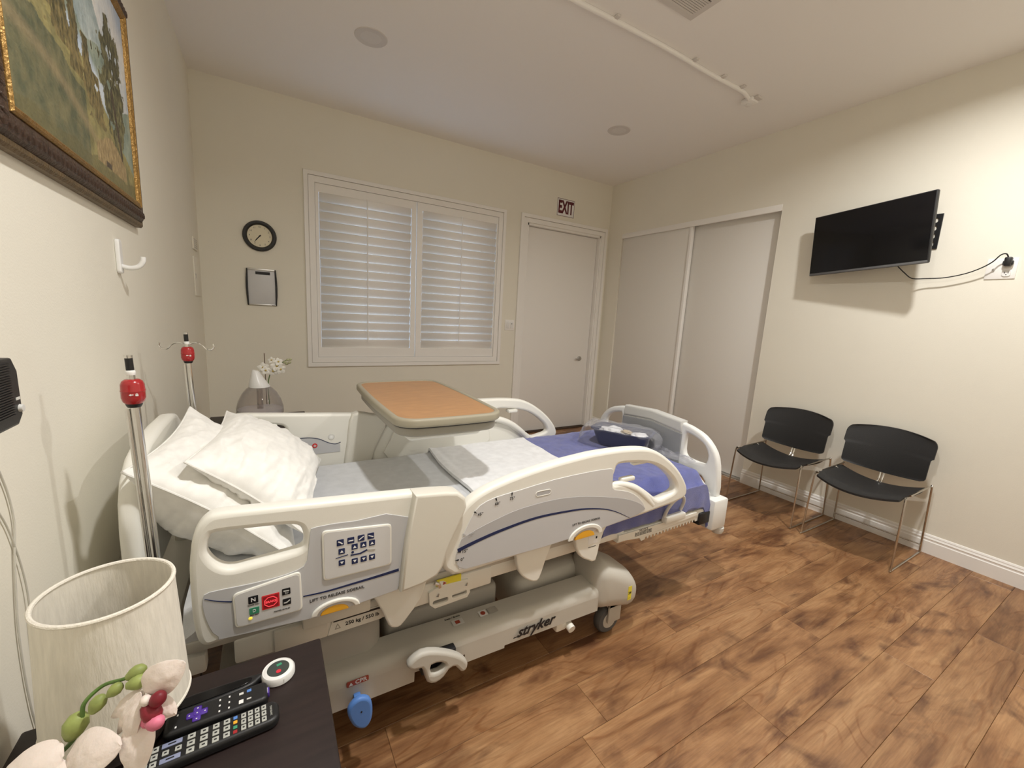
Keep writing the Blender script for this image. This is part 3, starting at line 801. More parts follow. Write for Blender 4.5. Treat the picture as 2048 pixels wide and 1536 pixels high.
pl('icon_mark', ribbon([(.557, .746), (.569, .746)], .003, .003), YB - .0009, .0006, M_WPRINT, hr)
pl('icon_mark', ribbon([(.582, .743), (.594, .751)], .0025, .0025), YB - .0009, .0006, M_WPRINT, hr)
pl('icon_mark', ribbon([(.606, .750), (.618, .744)], .0025, .0025), YB - .0009, .0006, M_WPRINT, hr)
for x, z, up in ((.572, .727, 1), (.5935, .727, 1), (.615, .727, 1), (.541, .722, 1), (.541, .691, 0), (.572, .687, 0), (.594, .687, 0), (.615, .687, 0)):
    sq('button', x, z, .0150, .0150, M_NAVY, hr); tri(x, z, .0042, up, hr)
pl('print_bed_icon', ribbon([(.562, .7055), (.584, .7045)], .004, .004), YB, .001, M_NAVY, hr)
pl('print_bed_icon', ribbon([(.584, .704), (.603, .7105)], .0045, .0045), YB, .001, M_NAVY, hr)
pl('print_bed_icon', ribbon([(.604, .709), (.623, .706)], .0045, .0045), YB, .001, M_HOUS, hr)
pl('print_bed_icon', [(.567 + .0035 * math.cos(a * .785), .7125 + .0035 * math.sin(a * .785)) for a in range(8)], YB, .001, M_NAVY, hr)
pl('print_bed_icon', ribbon([(.527, .706), (.556, .709)], .0022, .0022), YB, .001, M_NAVY, hr)
# lower control panel
sq('button', .349, .651, .0195, .0185, M_INK, hr); text('lettering', 'N', M_ny(YB - .001), M_WPRINT, hr, .013, (.349, .651), bold=.0003)
text('lettering', 'NURSE CALL', M_ny(YB), M_INK, hr, .004, (.349, .638), width=.023)
sq('button', .350, .6225, .0195, .0165, M_GRN, hr); text('lettering', 'D', M_ny(YB - .001), M_WPRINT, hr, .010, (.350, .6225))
text('lettering', 'BED EXIT', M_ny(YB), M_INK, hr, .004, (.350, .6115), width=.018)
lathe('indicator_lamp', [(0, 0), (.0042, 0), (.003, .0012), (0, .0015)], (0, 0, 0), M_YLED, hr, 12, M_ny(YB) @ Matrix.Translation((.3415, .6050, 0)))
sq('lit_button', .3835, .6355, .036, .036, M_REDLIT, hr)
sq('button', .3835, .6355, .031, .031, M_REDDK, hr).location.y -= .0004
oc8 = [(.3835 + .0145 * math.cos(math.radians(22.5 + 45 * i)), .6355 + .0135 * math.sin(math.radians(22.5 + 45 * i))) for i in range(8)]
pl('octagon_ring', oc8, YB - .0012, .0008, mat('glowing_red_ring', (.8, .05, .06), .4, emis=(1, .10, .12), estr=1.2), hr,
   [[(.3835 + (x - .3835) * .88, .6355 + (z - .6355) * .88) for x, z in oc8]], bev=.0001)
text('lettering', 'BRAKE', M_ny(YB - .0014), mat('glowing_red_ring'), hr, .008, (.3835, .6355), width=.022, bold=.0002)
for x, z in ((.416, .6505), (.4165, .6235)):
    sq('button', x, z, .0175, .0165, M_INK, hr)
pl('icon_mark', ribbon([(.410, .653), (.422, .652)], .003, .002), YB - .0009, .0006, M_LGREY, hr)
text('lettering', '30°', M_ny(YB - .001), M_LGREY, hr, .006, (.417, .6465))
pl('icon_mark', ribbon([(.410, .622), (.416, .622), (.423, .627)], .0028, .0028), YB - .0009, .0006, M_LGREY, hr)
text('lettering', 'POWER OUTLET', M_ny(YB), M_INK, hr, .004, (.406, .6050), width=.034)
text('lettering', 'LIFT TO RELEASE SIDERAIL', M_ny(YN - .0026), M_INK, hr, .012, (.531, .6035), width=.130, bold=.0001)
# release arch and yellow grip
def arch(xc, z, wd, hg, parent, y):
    A = [(xc + wd * math.cos(math.radians(a)), z + hg * math.sin(math.radians(a))) for a in range(0, 181, 12)]
    Bq = [(xc + wd * .76 * math.cos(math.radians(a)), z + hg * .70 * math.sin(math.radians(a))) for a in range(180, -1, -12)]
    pl('release_arch', A + Bq, y - .003, .010, M_BED, parent, bev=.003)
    Y_ = [(xc - .003 + wd * .58 * math.cos(math.radians(a)), z - .004 + hg * .58 * math.sin(math.radians(a))) for a in range(0, 181, 12)]
    pl('yellow_release_handle', Y_, y - .001, .008, M_YEL, parent, bev=.002, label='yellow release handle')
arch(.526, .559, .058, .032, hr, YN)
pl('rail_bracket', [(.628, .565), (.630, .535), (.648, .495), (.666, .445), (.683, .430), (.702, .431), (.727, .458), (.757, .495), (.775, .545), (.776, .585)], YN + .030, .022, M_BED, hr, bev=.006, smooth=2)
bm = new_bm(); bx(bm, .45, .62, YN + .03, 1.02, .50, .565, .006)
obj('rail_link', to_mesh(bm), M_BEDSH, hr, True)

# near foot-end rail
frr = pl('siderail', FR_OUT, YN + .022, .044, M_BED, bed, [FR_HOLE], .013, 3, 'white foot-end siderail with angle scale')
pl('rail_inlay', FR_INLAY, YN - .0005, .003, M_INLAYU, frr, smooth=2)
band = [(v.x, v.y) for v in catmull([(a, b, 0) for a, b in FR_BAND_TOP], 4, False)]
lin = [(v.x, v.y) for v in catmull([(a, b, 0) for a, b in FR_LINE], 4, False)]
pl('inlay_band', band + [(1.617, .591), (1.585, .589)] + lin[::-1], YN - .0022, .001, M_BAND, frr)
low = lin + [(1.437, .578), (1.184, .569), (1.031, .570), (.888, .570), (.866, .583), (.857, .605)]
pl('inlay_band', low, YN - .0022, .001, M_INLAY, frr)
pl('print_stripe', ribbon(FR_LINE, .0125, .0015), YN - .0030, .001, M_NAVY, frr)
pl('slot_recess', rrect(1.128, 1.190, .755, .774, .0094, 5), YN - .0024, .002, M_BED, frr, [rrect(1.1305, 1.1875, .7575, .7715, .0065, 5)], bev=.0006)
pl('slot_face', rrect(1.1305, 1.1875, .7575, .7715, .0065, 5), YN - .0022, .001, M_BAND, frr)
for (x, z), (tx, tz), s, a in (((1.038, .783), (1.040, .768), '75°', -90), ((.983, .775), (.988, .761), '60°', -65), ((.914, .747), (.931, .738), '45°', -35), ((.880, .684), (.904, .678), '30°', -20), ((.866, .632), (.884, .630), '15°', 180), ((.860, .607), (.877, .605), '0°', 180)):
    d = Vector((math.cos(math.radians(a)), math.sin(math.radians(a)))); q = Vector((-d.y, d.x)); c = Vector((x, z))
    pts = [c - d * .005 + q * .0028, c - d * .005 - q * .0028, c + d * .008]
    pl('scale_mark', [(v.x, v.y) for v in pts], YN - .0034, .0008, M_INK if s != '30°' else M_BAND, frr, bev=.0001)
    text('lettering', s, M_ny(YN - .0034), M_INK if s != '30°' else M_BAND, frr, .014, (tx, tz))
text('lettering', 'LIFT TO RELEASE SIDERAIL', M_ny(YN - .0034), M_INK, frr, .012, (1.357, .6205), width=.128)
arch(1.358, .563, .078, .046, frr, YN)
tube('grip_arm', catmull([(1.478, YN + .016, .728), (1.53, YN + .014, .724), (1.60, YN + .014, .697), (1.66, YN + .016, .655), (1.71, YN + .02, .610)], 6, False), lambda t: .012 + .010 * t, M_BED, frr, 12)
box('grip_catch', 1.53, 1.60, YN + .010, YN + .034, .73, .748, M_BED, frr, .006)
box('grip_catch', 1.585, 1.660, YN + .012, YN + .034, .79, .802, M_BED, frr, .005)
pl('rail_bracket', [(1.083, .575), (1.084, .542), (1.092, .499), (1.111, .465), (1.141, .439), (1.166, .428), (1.185, .436), (1.204, .493), (1.224, .545), (1.226, .575)], YN + .030, .022, M_BED, frr, bev=.006, smooth=2)
f2 = pl('rail_bracket', [(1.321, .58), (1.322, .56), (1.33, .52), (1.354, .477), (1.393, .452), (1.43, .441), (1.443, .505), (1.46, .555), (1.462, .58)], YN + .018, .022, M_BED, frr, bev=.006, smooth=2)
pl('lock_label', rect(1.383, 1.428, .518, .548), YN + .0065, .0006, M_WPRINT, frr, bev=.0001)
pl('lock_mark', rect(1.418, 1.425, .535, .544), YN + .006, .0006, M_INK, frr, bev=.0001)
pl('lock_mark', rect(1.386, 1.422, .505, .507), YN + .0065, .0006, M_INK, frr, bev=.0001)
tube('grey_handle_loop', catmull([(1.86, .985, .50), (1.862, .972, .545), (1.89, .965, .58), (1.94, .965, .592), (1.965, .972, .56), (1.968, .985, .515)], 6, False), .0075, M_LGREY, frr, 10)
box('handle_foot', 1.855, 1.985, .965, .995, .475, .505, M_BED, frr, .006)

# far rails: same shapes at the other side, inner faces towards the room
YF = 1.86
def shift(P, dx=0, dz=0): return [(a + dx, b + dz) for a, b in P]
fh = pl('siderail', HR_OUT, YF + .022, .044, M_BED, bed, [HR_HOLE], .013, 3, 'white siderail on the window side, head end')
sc = [(.475, .738), (.50, .745), (.545, .745), (.585, .735), (.62, .715), (.65, .705), (.672, .705), (.672, .668), (.475, .668)]
pl('speaker_panel', sc, YF - .0005, .003, M_INLAY, fh, smooth=0)
pl('print_stripe', ribbon([(.475, .742), (.505, .748), (.545, .747), (.585, .737), (.62, .717), (.65, .707), (.674, .713)], .003, .003), YF - .0024, .001, M_NAVY, fh)
rim_lathe('speaker_grille', [(.0, .002), (.019, .002), (.020, .0), (.0, .0)], (0, 0, 0), M_WPRINT, fh, 24).data.transform(M_ny(YF - .0022) @ Matrix.Translation((.515, .712, 0)))
rim_lathe('reading_lamp_button', [(.0, .002), (.013, .002), (.014, .0), (.0, .0)], (0, 0, 0), M_LGREY, fh, 24).data.transform(M_ny(YF - .0002) @ Matrix.Translation((.635, .742, 0)))
lathe('nurse_call_button', [(0, 0), (.011, 0), (.010, .002), (0, .002)], (0, 0, 0), mat('bright_red_print', (.55, .03, .03), .4, var=.05), fh, 20, M_ny(YF - .0022) @ Matrix.Translation((.566, .708, 0)))
for w, h in ((.011, .0035), (.0035, .011)):
    pl('white_cross', rect(.566 - w / 2, .566 + w / 2, .708 - h / 2, .708 + h / 2), YF - .0048, .001, M_WPRINT, fh, bev=.0001)
pl('rail_cover', HR_PAD, YF + .006, .050, M_BEDSH, fh, bev=.012, smooth=3)
ff = pl('siderail', FR_OUT, YF + .022, .044, M_BED, bed, [FR_HOLE], .013, 3, 'white siderail on the window side, foot end')
pl('inner_panel', [(.90, .70), (.93, .755), (.98, .79), (1.1, .805), (1.3, .82), (1.44, .80), (1.46, .76), (1.44, .70), (1.4, .60), (.9, .59)], YF - .004, .012, M_BED, ff, bev=.005, smooth=2)
tube('inner_grip', catmull([(1.30, YF - .008, .735), (1.36, YF - .012, .765), (1.45, YF - .012, .765), (1.56, YF - .010, .73), (1.66, YF - .004, .66), (1.70, YF, .61)], 6, False), .018, M_BED, ff, 12)
box('grip_catch', 1.56, 1.62, YF - .01, YF + .03, .785, .803, M_BED, ff, .006)

# sleep deck and side frame
bm = new_bm(); bx(bm, .19, 2.20, 1.00, 1.85, .495, .525, .006)
obj('sleep_deck', to_mesh(bm), M_BASE, bed, True)
for y0, y1 in ((.995, 1.035), (1.815, 1.855)):
    bm = new_bm()
    bx(bm, .30, 1.02, y0, y1, .435, .50, .006); bx(bm, .98, 1.64, y0 + .005, y1 + .005, .452, .50, .006); bx(bm, 1.60, 2.24, y0, y1, .435, .475, .005)
    sf = obj('side_frame', to_mesh(bm), M_BASE if y0 > 1.5 else M_BED, bed, True)
    if y0 < 1.5: near_frame = sf
pl('capacity_label', [(.512, .436), (.526, .482), (.668, .482), (.669, .446), (.655, .438)], .9935, .002, M_BED, near_frame, bev=.0004)
text('lettering', '250 kg / 550 lb', M_ny(.992), M_INK, near_frame, .014, (.604, .457), width=.092, bold=.0003)
pl('label_bar', rect(.527, .664, .472, .478), .992, .0006, M_INK, near_frame, bev=.0001)
pl('warning_triangle', [(.530, .449), (.546, .449), (.538, .466)], .992, .0006, M_HOUS, near_frame, [[(.5335, .451), (.5425, .451), (.538, .462)]], bev=.0001)
box('deck_flap', .386, .512, .985, 1.0, .440, .50, M_BEDSH, near_frame, .004)
# line management bracket with yellow warning label
pl('cable_bracket', [(.798, .476), (.831, .490), (.93, .484), (.939, .436), (.929, .420), (.819, .416), (.801, .434)], .992, .010, M_BED, near_frame, [rrect(.812, .862, .428, .444, .006, 3), rrect(.876, .926, .432, .448, .006, 3)], bev=.002)
pl('warning_label', rect(.824, .906, .470, .508), .9925, .006, M_YSTK, near_frame, bev=.001)
pl('hand_symbol', [(.832, .488), (.850, .485), (.856, .494), (.846, .503), (.832, .505)], .989, .0008, M_WPRINT, near_frame, bev=.0001)
pl('hand_symbol', [(.843, .490), (.856, .493), (.846, .501)], .988, .0008, M_RSTK, near_frame, bev=.0001)
tube('chrome_catch', [(.815, .985, .508), (.828, .985, .500), (.832, .985, .488)], .006, M_CHROME, near_frame, 8)
for x, z in ((.822, .458), (.918, .466)):
    tube('pin', [(x, .988, z), (x + .006, .984, z), (x + .007, .984, z + .008)], .002, M_STEEL, near_frame, 6)
# foot-end notice and toothed rack
pl('notice_plate', [(1.60, .472), (1.95, .470), (2.10, .470), (2.10, .455), (1.72, .432), (1.60, .446)], .993, .006, M_BED, near_frame, bev=.001)
text('lettering', 'NOTICE', M_ny(.9895), M_INK, near_frame, .008, (1.745, .467), width=.05)
for i in range(3): text('lettering', 'Do not store items on frame', M_ny(.9895), M_INK, near_frame, .005, (1.745, .4595 - i * .006), width=.10)
teeth = [(1.715, .452), (1.745, .410)]
for i in range(16):
    x = 1.765 + i * .0215
    teeth += [(x, .413 + i * .0005), (x + .004, .424 + i * .0005), (x + .013, .424 + i * .0005), (x + .017, .413 + i * .0005)]
teeth += [(2.125, .421), (2.14, .465)]
pl('toothed_rack', teeth, .999, .006, M_BED, near_frame, [[(1.76, .432), (1.80, .450), (2.09, .452), (2.10, .440)]], bev=.001)
for y in (.965, 1.80):
    box('corner_socket', 2.195, 2.305, y, y + .085, .362, .515, M_FBW, bed, .012)
    lathe('bumper', [(0, 0), (.024, .004), (.030, .018), (.030, .034), (.02, .042), (0, .042)], (2.290, y + .030, .322), M_LGREY, bed, 20)
    box('corner_block', 2.12, 2.20, y + .02, y + .07, .40, .46, M_BLACK, bed, .006)
bm = new_bm(); bx(bm, 2.20, 2.27, 1.0, 1.86, .44, .48, .006)
obj('foot_crossbar', to_mesh(bm), M_FBW, bed, True)

# footboard (in plane x = 2.26)
FB = [(.998, .515), (1.002, .62), (1.018, .70), (1.050, .752), (1.10, .793), (1.16, .815), (1.23, .828), (1.43, .842), (1.63, .828), (1.70, .815), (1.76, .793), (1.81, .752), (1.842, .70), (1.858, .62), (1.862, .515), (1.80, .515), (1.79, .57), (1.72, .60), (1.43, .60), (1.14, .60), (1.07, .57), (1.06, .515)]
h1 = [(1.072, .665), (1.068, .705), (1.090, .745), (1.13, .768), (1.185, .783), (1.205, .775), (1.205, .69), (1.19, .66), (1.16, .652), (1.09, .652)]
h2 = [(2.86 - a, b) for a, b in h1]
fbm_ = plate_mesh(FB, [h1, h2], .040, .013, 3, 2); fbm_.transform(M_nx(2.262) @ Matrix.Diagonal((-1, 1, 1, 1)))
fbm_.flip_normals()
fb = obj('footboard', fbm_, M_FBW, bed, True, 'white footboard with grey centre panel')
def fplate(name, out, x, t, m, bev=.003, smooth=0):
    me = plate_mesh([(-a, b) for a, b in out], (), t, bev, 2, smooth); me.transform(M_nx(x)); return obj(name, me, m, fb, True)
fplate('centre_panel', [(1.222, .60), (1.222, .772), (1.43, .790), (1.638, .772), (1.638, .60)], 2.250, .030, M_FOOTP)
fplate('top_cap', [(1.222, .776), (1.228, .838), (1.43, .853), (1.632, .838), (1.638, .776), (1.43, .794)], 2.262, .056, M_FOOTC, .012)
# headboard
HB = [(1.10, .42), (1.10, .78), (1.112, .85), (1.14, .90), (1.20, .938), (1.28, .955), (1.43, .960), (1.58, .955), (1.66, .938), (1.72, .90), (1.748, .85), (1.76, .78), (1.76, .42), (1.68, .42), (1.66, .60), (1.20, .60), (1.18, .42)]
hb = plate('headboard', HB, M_px(.105), .042, M_BED, bed, bev=.016, res=3, smooth=0)
bm = new_bm(); bx(bm, .08, .24, 1.02, 1.06, .42, .47, .006); bx(bm, .08, .24, 1.80, 1.84, .42, .47, .006); bx(bm, .06, .16, 1.0, 1.86, .40, .46, .01)
obj('head_crossbar', to_mesh(bm), M_BED, bed, True)

# base: two long side beams (rounded shoulder), end covers, lift housings, castors
def loft(name, stations, m, parent):
    bm = new_bm(); R = [[bm.verts.new(v) for v in st] for st in stations]; k = len(R[0])
    for a, b in zip(R, R[1:]):
        for i in range(k): bm.faces.new((a[i], a[(i + 1) % k], b[(i + 1) % k], b[i]))
    bm.faces.new(R[0][::-1]); bm.faces.new(R[-1])
    return obj(name, to_mesh(bm), m, parent, True)
def beam_section(x, yf, zb, zt, w, sgn):
    pts = [(0, zb), (0, zt - .045)]
    for i in range(7):
        a = math.radians(90 * i / 6); pts.append((.035 - .035 * math.cos(a), zt - .045 + .040 * math.sin(a)))
    pts += [(w, zt), (w, zb)]
    return [(x, yf + sgn * d, z) for d, z in pts]
nb = loft('base_beam', [beam_section(x, y, zb, .288, .095, 1) for x, y, zb in ((.22, 1.008, .172), (.76, .998, .172), (.761, .998, .205), (.93, .99, .205), (.931, .99, .172), (1.08, .985, .172), (1.081, .985, .182), (1.50, .970, .182))], M_BASE, bed)
loft('base_beam', [beam_section(x, 1.85, .172, .288, .095, -1) for x in (.22, 1.50)], M_BASE, bed)
def end_cover(y0, y1):
    bm = new_bm(); vs = bx(bm, 1.485, 1.738, y0, y1, .130, .372, .062, 6)
    for v in bm.verts:
        k = sstep(1.58, 1.74, v.co.x)
        if v.co.z > .24: v.co.z -= .110 * k
        if v.co.x < 1.55 and v.co.z < .24: v.co.z += .035
    return obj('end_cover', to_mesh(bm), M_BASE, bed, True)
ec = end_cover(.955, 1.165); end_cover(1.69, 1.90)
bm = new_bm(); bx(bm, 1.52, 1.70, 1.12, 1.74, .17, .24, .02)
obj('base_crossbar', to_mesh(bm), M_BASE, bed, True)
bm = new_bm(); bx(bm, .24, .34, 1.02, 1.84, .17, .26, .02)
obj('base_crossbar', to_mesh(bm), M_BASE, bed, True)
bm = new_bm(); bx(bm, 1.19, 1.53, 1.10, 1.72, .12, .325, .05, 4)
obj('lift_housing', to_mesh(bm), M_BASE, bed, True)
bm = new_bm(); bx(bm, .30, .68, 1.06, 1.76, .17, .40, .06, 4)
obj('lift_housing', to_mesh(bm), M_HOUS, bed, True)
bm = new_bm(); bx(bm, .70, 1.12, 1.12, 1.74, .17, .33, .02, 3)
obj('motor_cover', to_mesh(bm), M_HOUS, bed, True)
box('steel_link', 1.54, 1.575, 1.10, 1.40, .29, .315, M_STEEL, bed, .003)
tube('lift_arm', [(1.35, 1.25, .30), (1.50, 1.25, .49)], .022, M_BASE, bed, 10)
tube('lift_arm', [(1.35, 1.6, .30), (1.50, 1.6, .49)], .022, M_BASE, bed, 10)
tube('lift_arm', [(.55, 1.25, .38), (.45, 1.25, .49)], .022, M_BASE, bed, 10)
tube('lift_arm', [(.55, 1.6, .38), (.45, 1.6, .49)], .022, M_BASE, bed, 10)
# lettering and stickers on the near beam
sl = -.037 / 1.28
text('lettering', 'stryker', M_ny(.9765), M_INK, nb, .05, (1.205, .2185), width=.170, shear=.35, bold=.0012, rot=0)
pl('logo_underline', [(1.110, .2035), (1.152, .2035), (1.154, .207), (1.112, .207)], .9765, .0008, M_INK, nb, bev=.0001)
pl('cpr_label', rrect(.560, .622, .240, .258, .004, 3), 1.0005, .001, M_RSTK, nb, bev=.0003)
text('lettering', 'CPR', M_ny(.9995), M_WPRINT, nb, .014, (.600, .249), width=.034, bold=.0003)
pl('heart_mark', [(.566, .243), (.578, .243), (.572, .254)], .9995, .0006, M_WPRINT, nb, bev=.0001)
for x0, x1, m_, y_ in ((1.005, 1.035, M_WPRINT, 1.045), (1.040, 1.075, M_HOUS, 1.045), (.905, .945, M_LGREY, 1.045)):
    box('top_sticker', x0, x1, y_ - .014, y_ + .014, .2882, .2887, m_, nb)
lathe('red_symbol', [(0, 0), (.009, 0), (.009, .0006), (0, .0006)], (1.02, 1.045, .2888), M_RSTK, nb, 14)
box('red_symbol', .916, .932, 1.038, 1.052, .2888, .2893, M_RSTK, nb)
text('lettering', 'Steer / Brake', M_pz(.2886), M_INK, nb, .012, (.915, 1.072), width=.055)
# brake and steer pedal
PED = [(.722, .285), (.73, .302), (.765, .317), (.816, .302), (.874, .268), (.907, .238), (.920, .214), (.914, .194), (.896, .194), (.876, .222), (.856, .222), (.838, .202), (.810, .192), (.784, .206), (.774, .240), (.764, .264), (.738, .268)]
pd = pl('brake_pedal', PED, .955, .030, M_BASE, bed, [[(.796, .262), (.826, .258), (.842, .240), (.820, .228), (.796, .234)]], .010, 2)
box('pedal_bracket', .775, .89, .972, 1.01, .206, .262, M_BLACK, bed, .004)
# castors
def castor(x, y):
    t_ = lathe('castor_wheel', [(0, -.020), (.040, -.020), (.056, -.018), (.062, -.010), (.062, .010), (.056, .018), (.040, .020), (0, .020)], (0, 0, 0), M_RUBBER, bed, 28, M_ny(y) @ Matrix.Translation((x, .0625, 0)))
    lathe('wheel_hub', [(0, -.022), (.034, -.022), (.038, -.018), (.038, .018), (.034, .022), (0, .022)], (0, 0, 0), M_BASE, t_, 20, M_ny(y) @ Matrix.Translation((x, .0625, 0)))
    bm = new_bm(); bx(bm, x - .02, x + .05, y - .034, y - .024, .060, .150, .003); bx(bm, x - .02, x + .05, y + .024, y + .034, .060, .150, .003); bx(bm, x - .02, x + .05, y - .034, y + .034, .130, .152, .003)
    obj('castor_fork', to_mesh(bm), M_BASE, t_, True)
for x, y in ((1.622, 1.035), (.36, 1.05), (1.60, 1.82), (.36, 1.81)): castor(x, y)
bm = new_bm(); tb(bm, [(1.37, 1.02, .162), (1.37, .965, .150)], .016, 12); bx(bm, 1.31, 1.36, .985, 1.03, .14, .19, .008)
obj('side_knob', to_mesh(bm), M_BED, bed, True)
pl('number_sticker', rect(1.650, 1.670, .188, .250), .9545, .0008, M_YSTK, ec, bev=.0001)
text('lettering', '24', M_ny(.9538), M_INK, ec, .016, (1.660, .220), bold=.0004)
text('lettering', '____', M_ny(.9538), M_INK, ec, .006, (1.660, .20))
# blue release paddle
blu = [(.552, .222), (.562, .248), (.587, .258), (.612, .242), (.619, .205), (.614, .168), (.595, .153), (.568, .174)]
bp = pl('blue_release_paddle', blu, .940, .020, M_BLUEP, bed, bev=.008, smooth=4, label='blue plastic release paddle')
lathe('screw_hole', [(0, 0), (.0025, 0), (.0025, .001), (0, .001)], (0, 0, 0), M_INK, bp, 10, M_ny(.930) @ Matrix.Translation((.588, .215, 0)))
box('paddle_stalk', .578, .598, .945, 1.03, .19, .212, M_BLUEP, bp, .004)

# ================================================================== BEDDING
def hgt(x, y, amp=.004, s=7, seed=0.): return amp * fbm(x, y, s, seed)
MX0, MX1, MY0, MY1, MZ = .20, 2.214, 1.005, 1.825, .642
def mattress_top(x, y):
    ex = min(sstep(0, .09, x - MX0), sstep(0, .09, MX1 - x)); ey = min(sstep(0, .07, y - MY0), sstep(0, .07, MY1 - y))
    return MZ - .055 * (1 - ex) ** 2 - .055 * (1 - ey) ** 2 + hgt(x, y, .0035, 5)
def sheet_on(name, x0, x1, off, m, parent=None, y0=MY0, y1=MY1, nx=70, ny=44, drop=.10, edge=None, extra=None, th=.006):
    def top(a, b):
        x = x0 + (x1 - x0) * a
        if edge: x += edge(a, b)
        yy = y0 - .004 - off + (y1 - y0 + .008 + 2 * off) * b
        z = mattress_top(min(max(x, MX0), MX1), min(max(yy, MY0), MY1)) + off
        if x > MX1: z -= .02
        return x, yy, z + (extra(x, yy) if extra else 0)
    me = shell_mesh(nx, ny, top, lambda a, b: (top(a, b)[0], top(a, b)[1], top(a, b)[2] - th))
    return obj(name, me, m, parent, True)
def mtop(a, b):
    x = MX0 + (MX1 - MX0) * a; y = MY0 + (MY1 - MY0) * b; return x, y, mattress_top(x, y)
mt = obj('mattress', shell_mesh(90, 50, mtop, lambda a, b: (mtop(a, b)[0], mtop(a, b)[1], .526)), M_SHEET, None, True)
tag(mt, 'mattress under a pale blue-grey fitted sheet on the hospital bed', 'mattress')
# blue blanket with a hanging foot end and near side
def blanket():
    x0, x1 = 1.52, 2.222
    def prof(b):            # across the bed: hang, top, hang
        return b
    nx, ny = 90, 90
    def top(a, b):
        x = x0 + (x1 - x0) * a
        w = b * 1.24 - .21      # <0 near side hang, >1.? far hang
        yn, yf = MY0 - .016, MY1 + .012
        span = .82
        s = -.118 + b * (.118 + span + .06)
        if s < 0: y, zd = yn - .002 * math.sin(x * 60) * (-s / .118), s
        elif s > span: y, zd = yf, -(s - span)
        else: y, zd = yn + (yf - yn) * s / span, 0
        z = mattress_top(min(max(x, MX0), MX1 - .02), min(max(y, MY0), MY1)) + .012
        if s < 0 or s > span: z = MZ - .045 + .012 + zd
        k = sstep(x1 - .10, x1, x); z -= .085 * k * k + .03 * sstep(x1 - .03, x1, x)
        z += .004 * fbm(x, y, 9, 3) + .0016 * fbm(x, y, 60, 5)
        if a < .02: z -= .003
        if s < 0: x -= .022 * sstep(x1 - .12, x1, x)
        xw = x + (.012 * math.sin(b * 9) + .02 * (b - .5)) * (1 - a) 
        return xw, y, z
    def bot(a, b):
        p = top(a, b); s = -.118 + b * .998
        return (p[0] - (.004 if a > .98 else 0), p[1] + (.008 if s < 0 else (-.008 if s > .82 else 0)), p[2] - .009)
    return shell_mesh(nx, ny, top, bot)
bl = obj('blue_blanket', blanket(), M_BLUE, None, True)
tag(bl, 'royal blue fleece blanket spread over the foot of the bed', 'blanket')
# folded white pad
pdm = sheet_on('draw_sheet', 1.055, 1.60, .020, M_PAD, None, MY0 + .01, MY1 - .01, 70, 60,
               edge=lambda a, b: (.03 * (b - .5) + .008 * math.sin(b * 7)) , extra=lambda x, y: .004 * fbm(x, y, 8, 7) + .006 * math.exp(-((x - 1.075) / .016) ** 2) + .003 * math.exp(-((x - 1.12) / .01) ** 2) * (1 + math.sin(y * 20)) * .5, th=.014)
tag(pdm, 'folded white draw sheet lying across the middle of the bed', 'draw sheet')

def pillow(name, c00, c10, c11, c01, thick, under, label, seed):
    """puffy pillow over four corners (near-low, far-low, far-high, near-high)"""
    P = [Vector(c) for c in (c00, c10, c11, c01)]
    nrm = ((P[1] - P[0]).cross(P[3] - P[0])).normalized()
    def base(u, v):
        # edges bow inward so the corners stay pointed
        p = P[0] * (1 - u) * (1 - v) + P[1] * u * (1 - v) + P[2] * u * v + P[3] * (1 - u) * v
        c = (P[0] + P[1] + P[2] + P[3]) / 4
        bu = 4 * u * (1 - u); bv = 4 * v * (1 - v)
        p += (c - p) * .10 * (bu * (1 - bv) + bv * (1 - bu))
        return p
    def puff(u, v):
        return thick * ((1 - abs(2 * u - 1) ** 2.6) * (1 - abs(2 * v - 1) ** 2.6)) ** .62
    def wr(u, v, sgn):
        f = noise.fractal(Vector((u * 2.5 + seed, v * 7 + sgn * 5, seed)), 1., 2., 4)
        g = noise.fractal(Vector((u * 4 + v * 6 + seed, (v - u) * 1.6, seed + 4)), .9, 2.1, 4)
        rdg = 1 - abs(noise.noise(Vector((u * 3.2 + seed * 2, v * 9, sgn + .5)))) * 2
        e = (16 * u * (1 - u) * v * (1 - v))
        return (.011 * f + .011 * g + .011 * max(0, rdg - .35)) * (1 - .55 * e) * min(1, e * 7)
    n = 84
    A = lambda u, v: base(u, v) + nrm * (puff(u, v) + .002 + wr(u, v, 1))
    Bq = lambda u, v: base(u, v) - nrm * (puff(u, v) * under / thick + .002 - wr(u, v, 2))
    def rest(p):                      # rests on the mattress and against the headboard
        if p.y > 1.10: p.x = max(p.x, .128 - .02 * max(0, 1 - (p.y - 1.10) / .03))
        p.z = max(p.z, .646); return p
    me = shell_mesh(n, n, lambda u, v: rest(A(u, v)), lambda u, v: rest(Bq(u, v)))
    o = obj(name, me, M_PILLOW, None, True)
    pts = [base(t, 0) for t in [i / 30 for i in range(31)]] + [base(1, t) for t in [i / 30 for i in range(1, 31)]] + [base(1 - t, 1) for t in [i / 30 for i in range(1, 31)]] + [base(0, 1 - t) for t in [i / 30 for i in range(1, 30)]]
    s = tube('seam', pts, .003, M_PILLOW, o, 6, True)
    return tag(o, label, 'pillow', 'white bed pillows')
pillow('pillow', (.445, 1.030, .660), (.47, 1.68, .672), (.165, 1.62, .965), (.106, 1.090, .935), .050, .165, 'white pillow behind, leaning against the headboard', 1.3)
pillow('pillow', (.478, 1.040, .712), (.575, 1.72, .690), (.255, 1.79, .905), (.215, 1.115, .935), .085, .070, 'white pillow in front, slumped over the other pillow', 5.1)

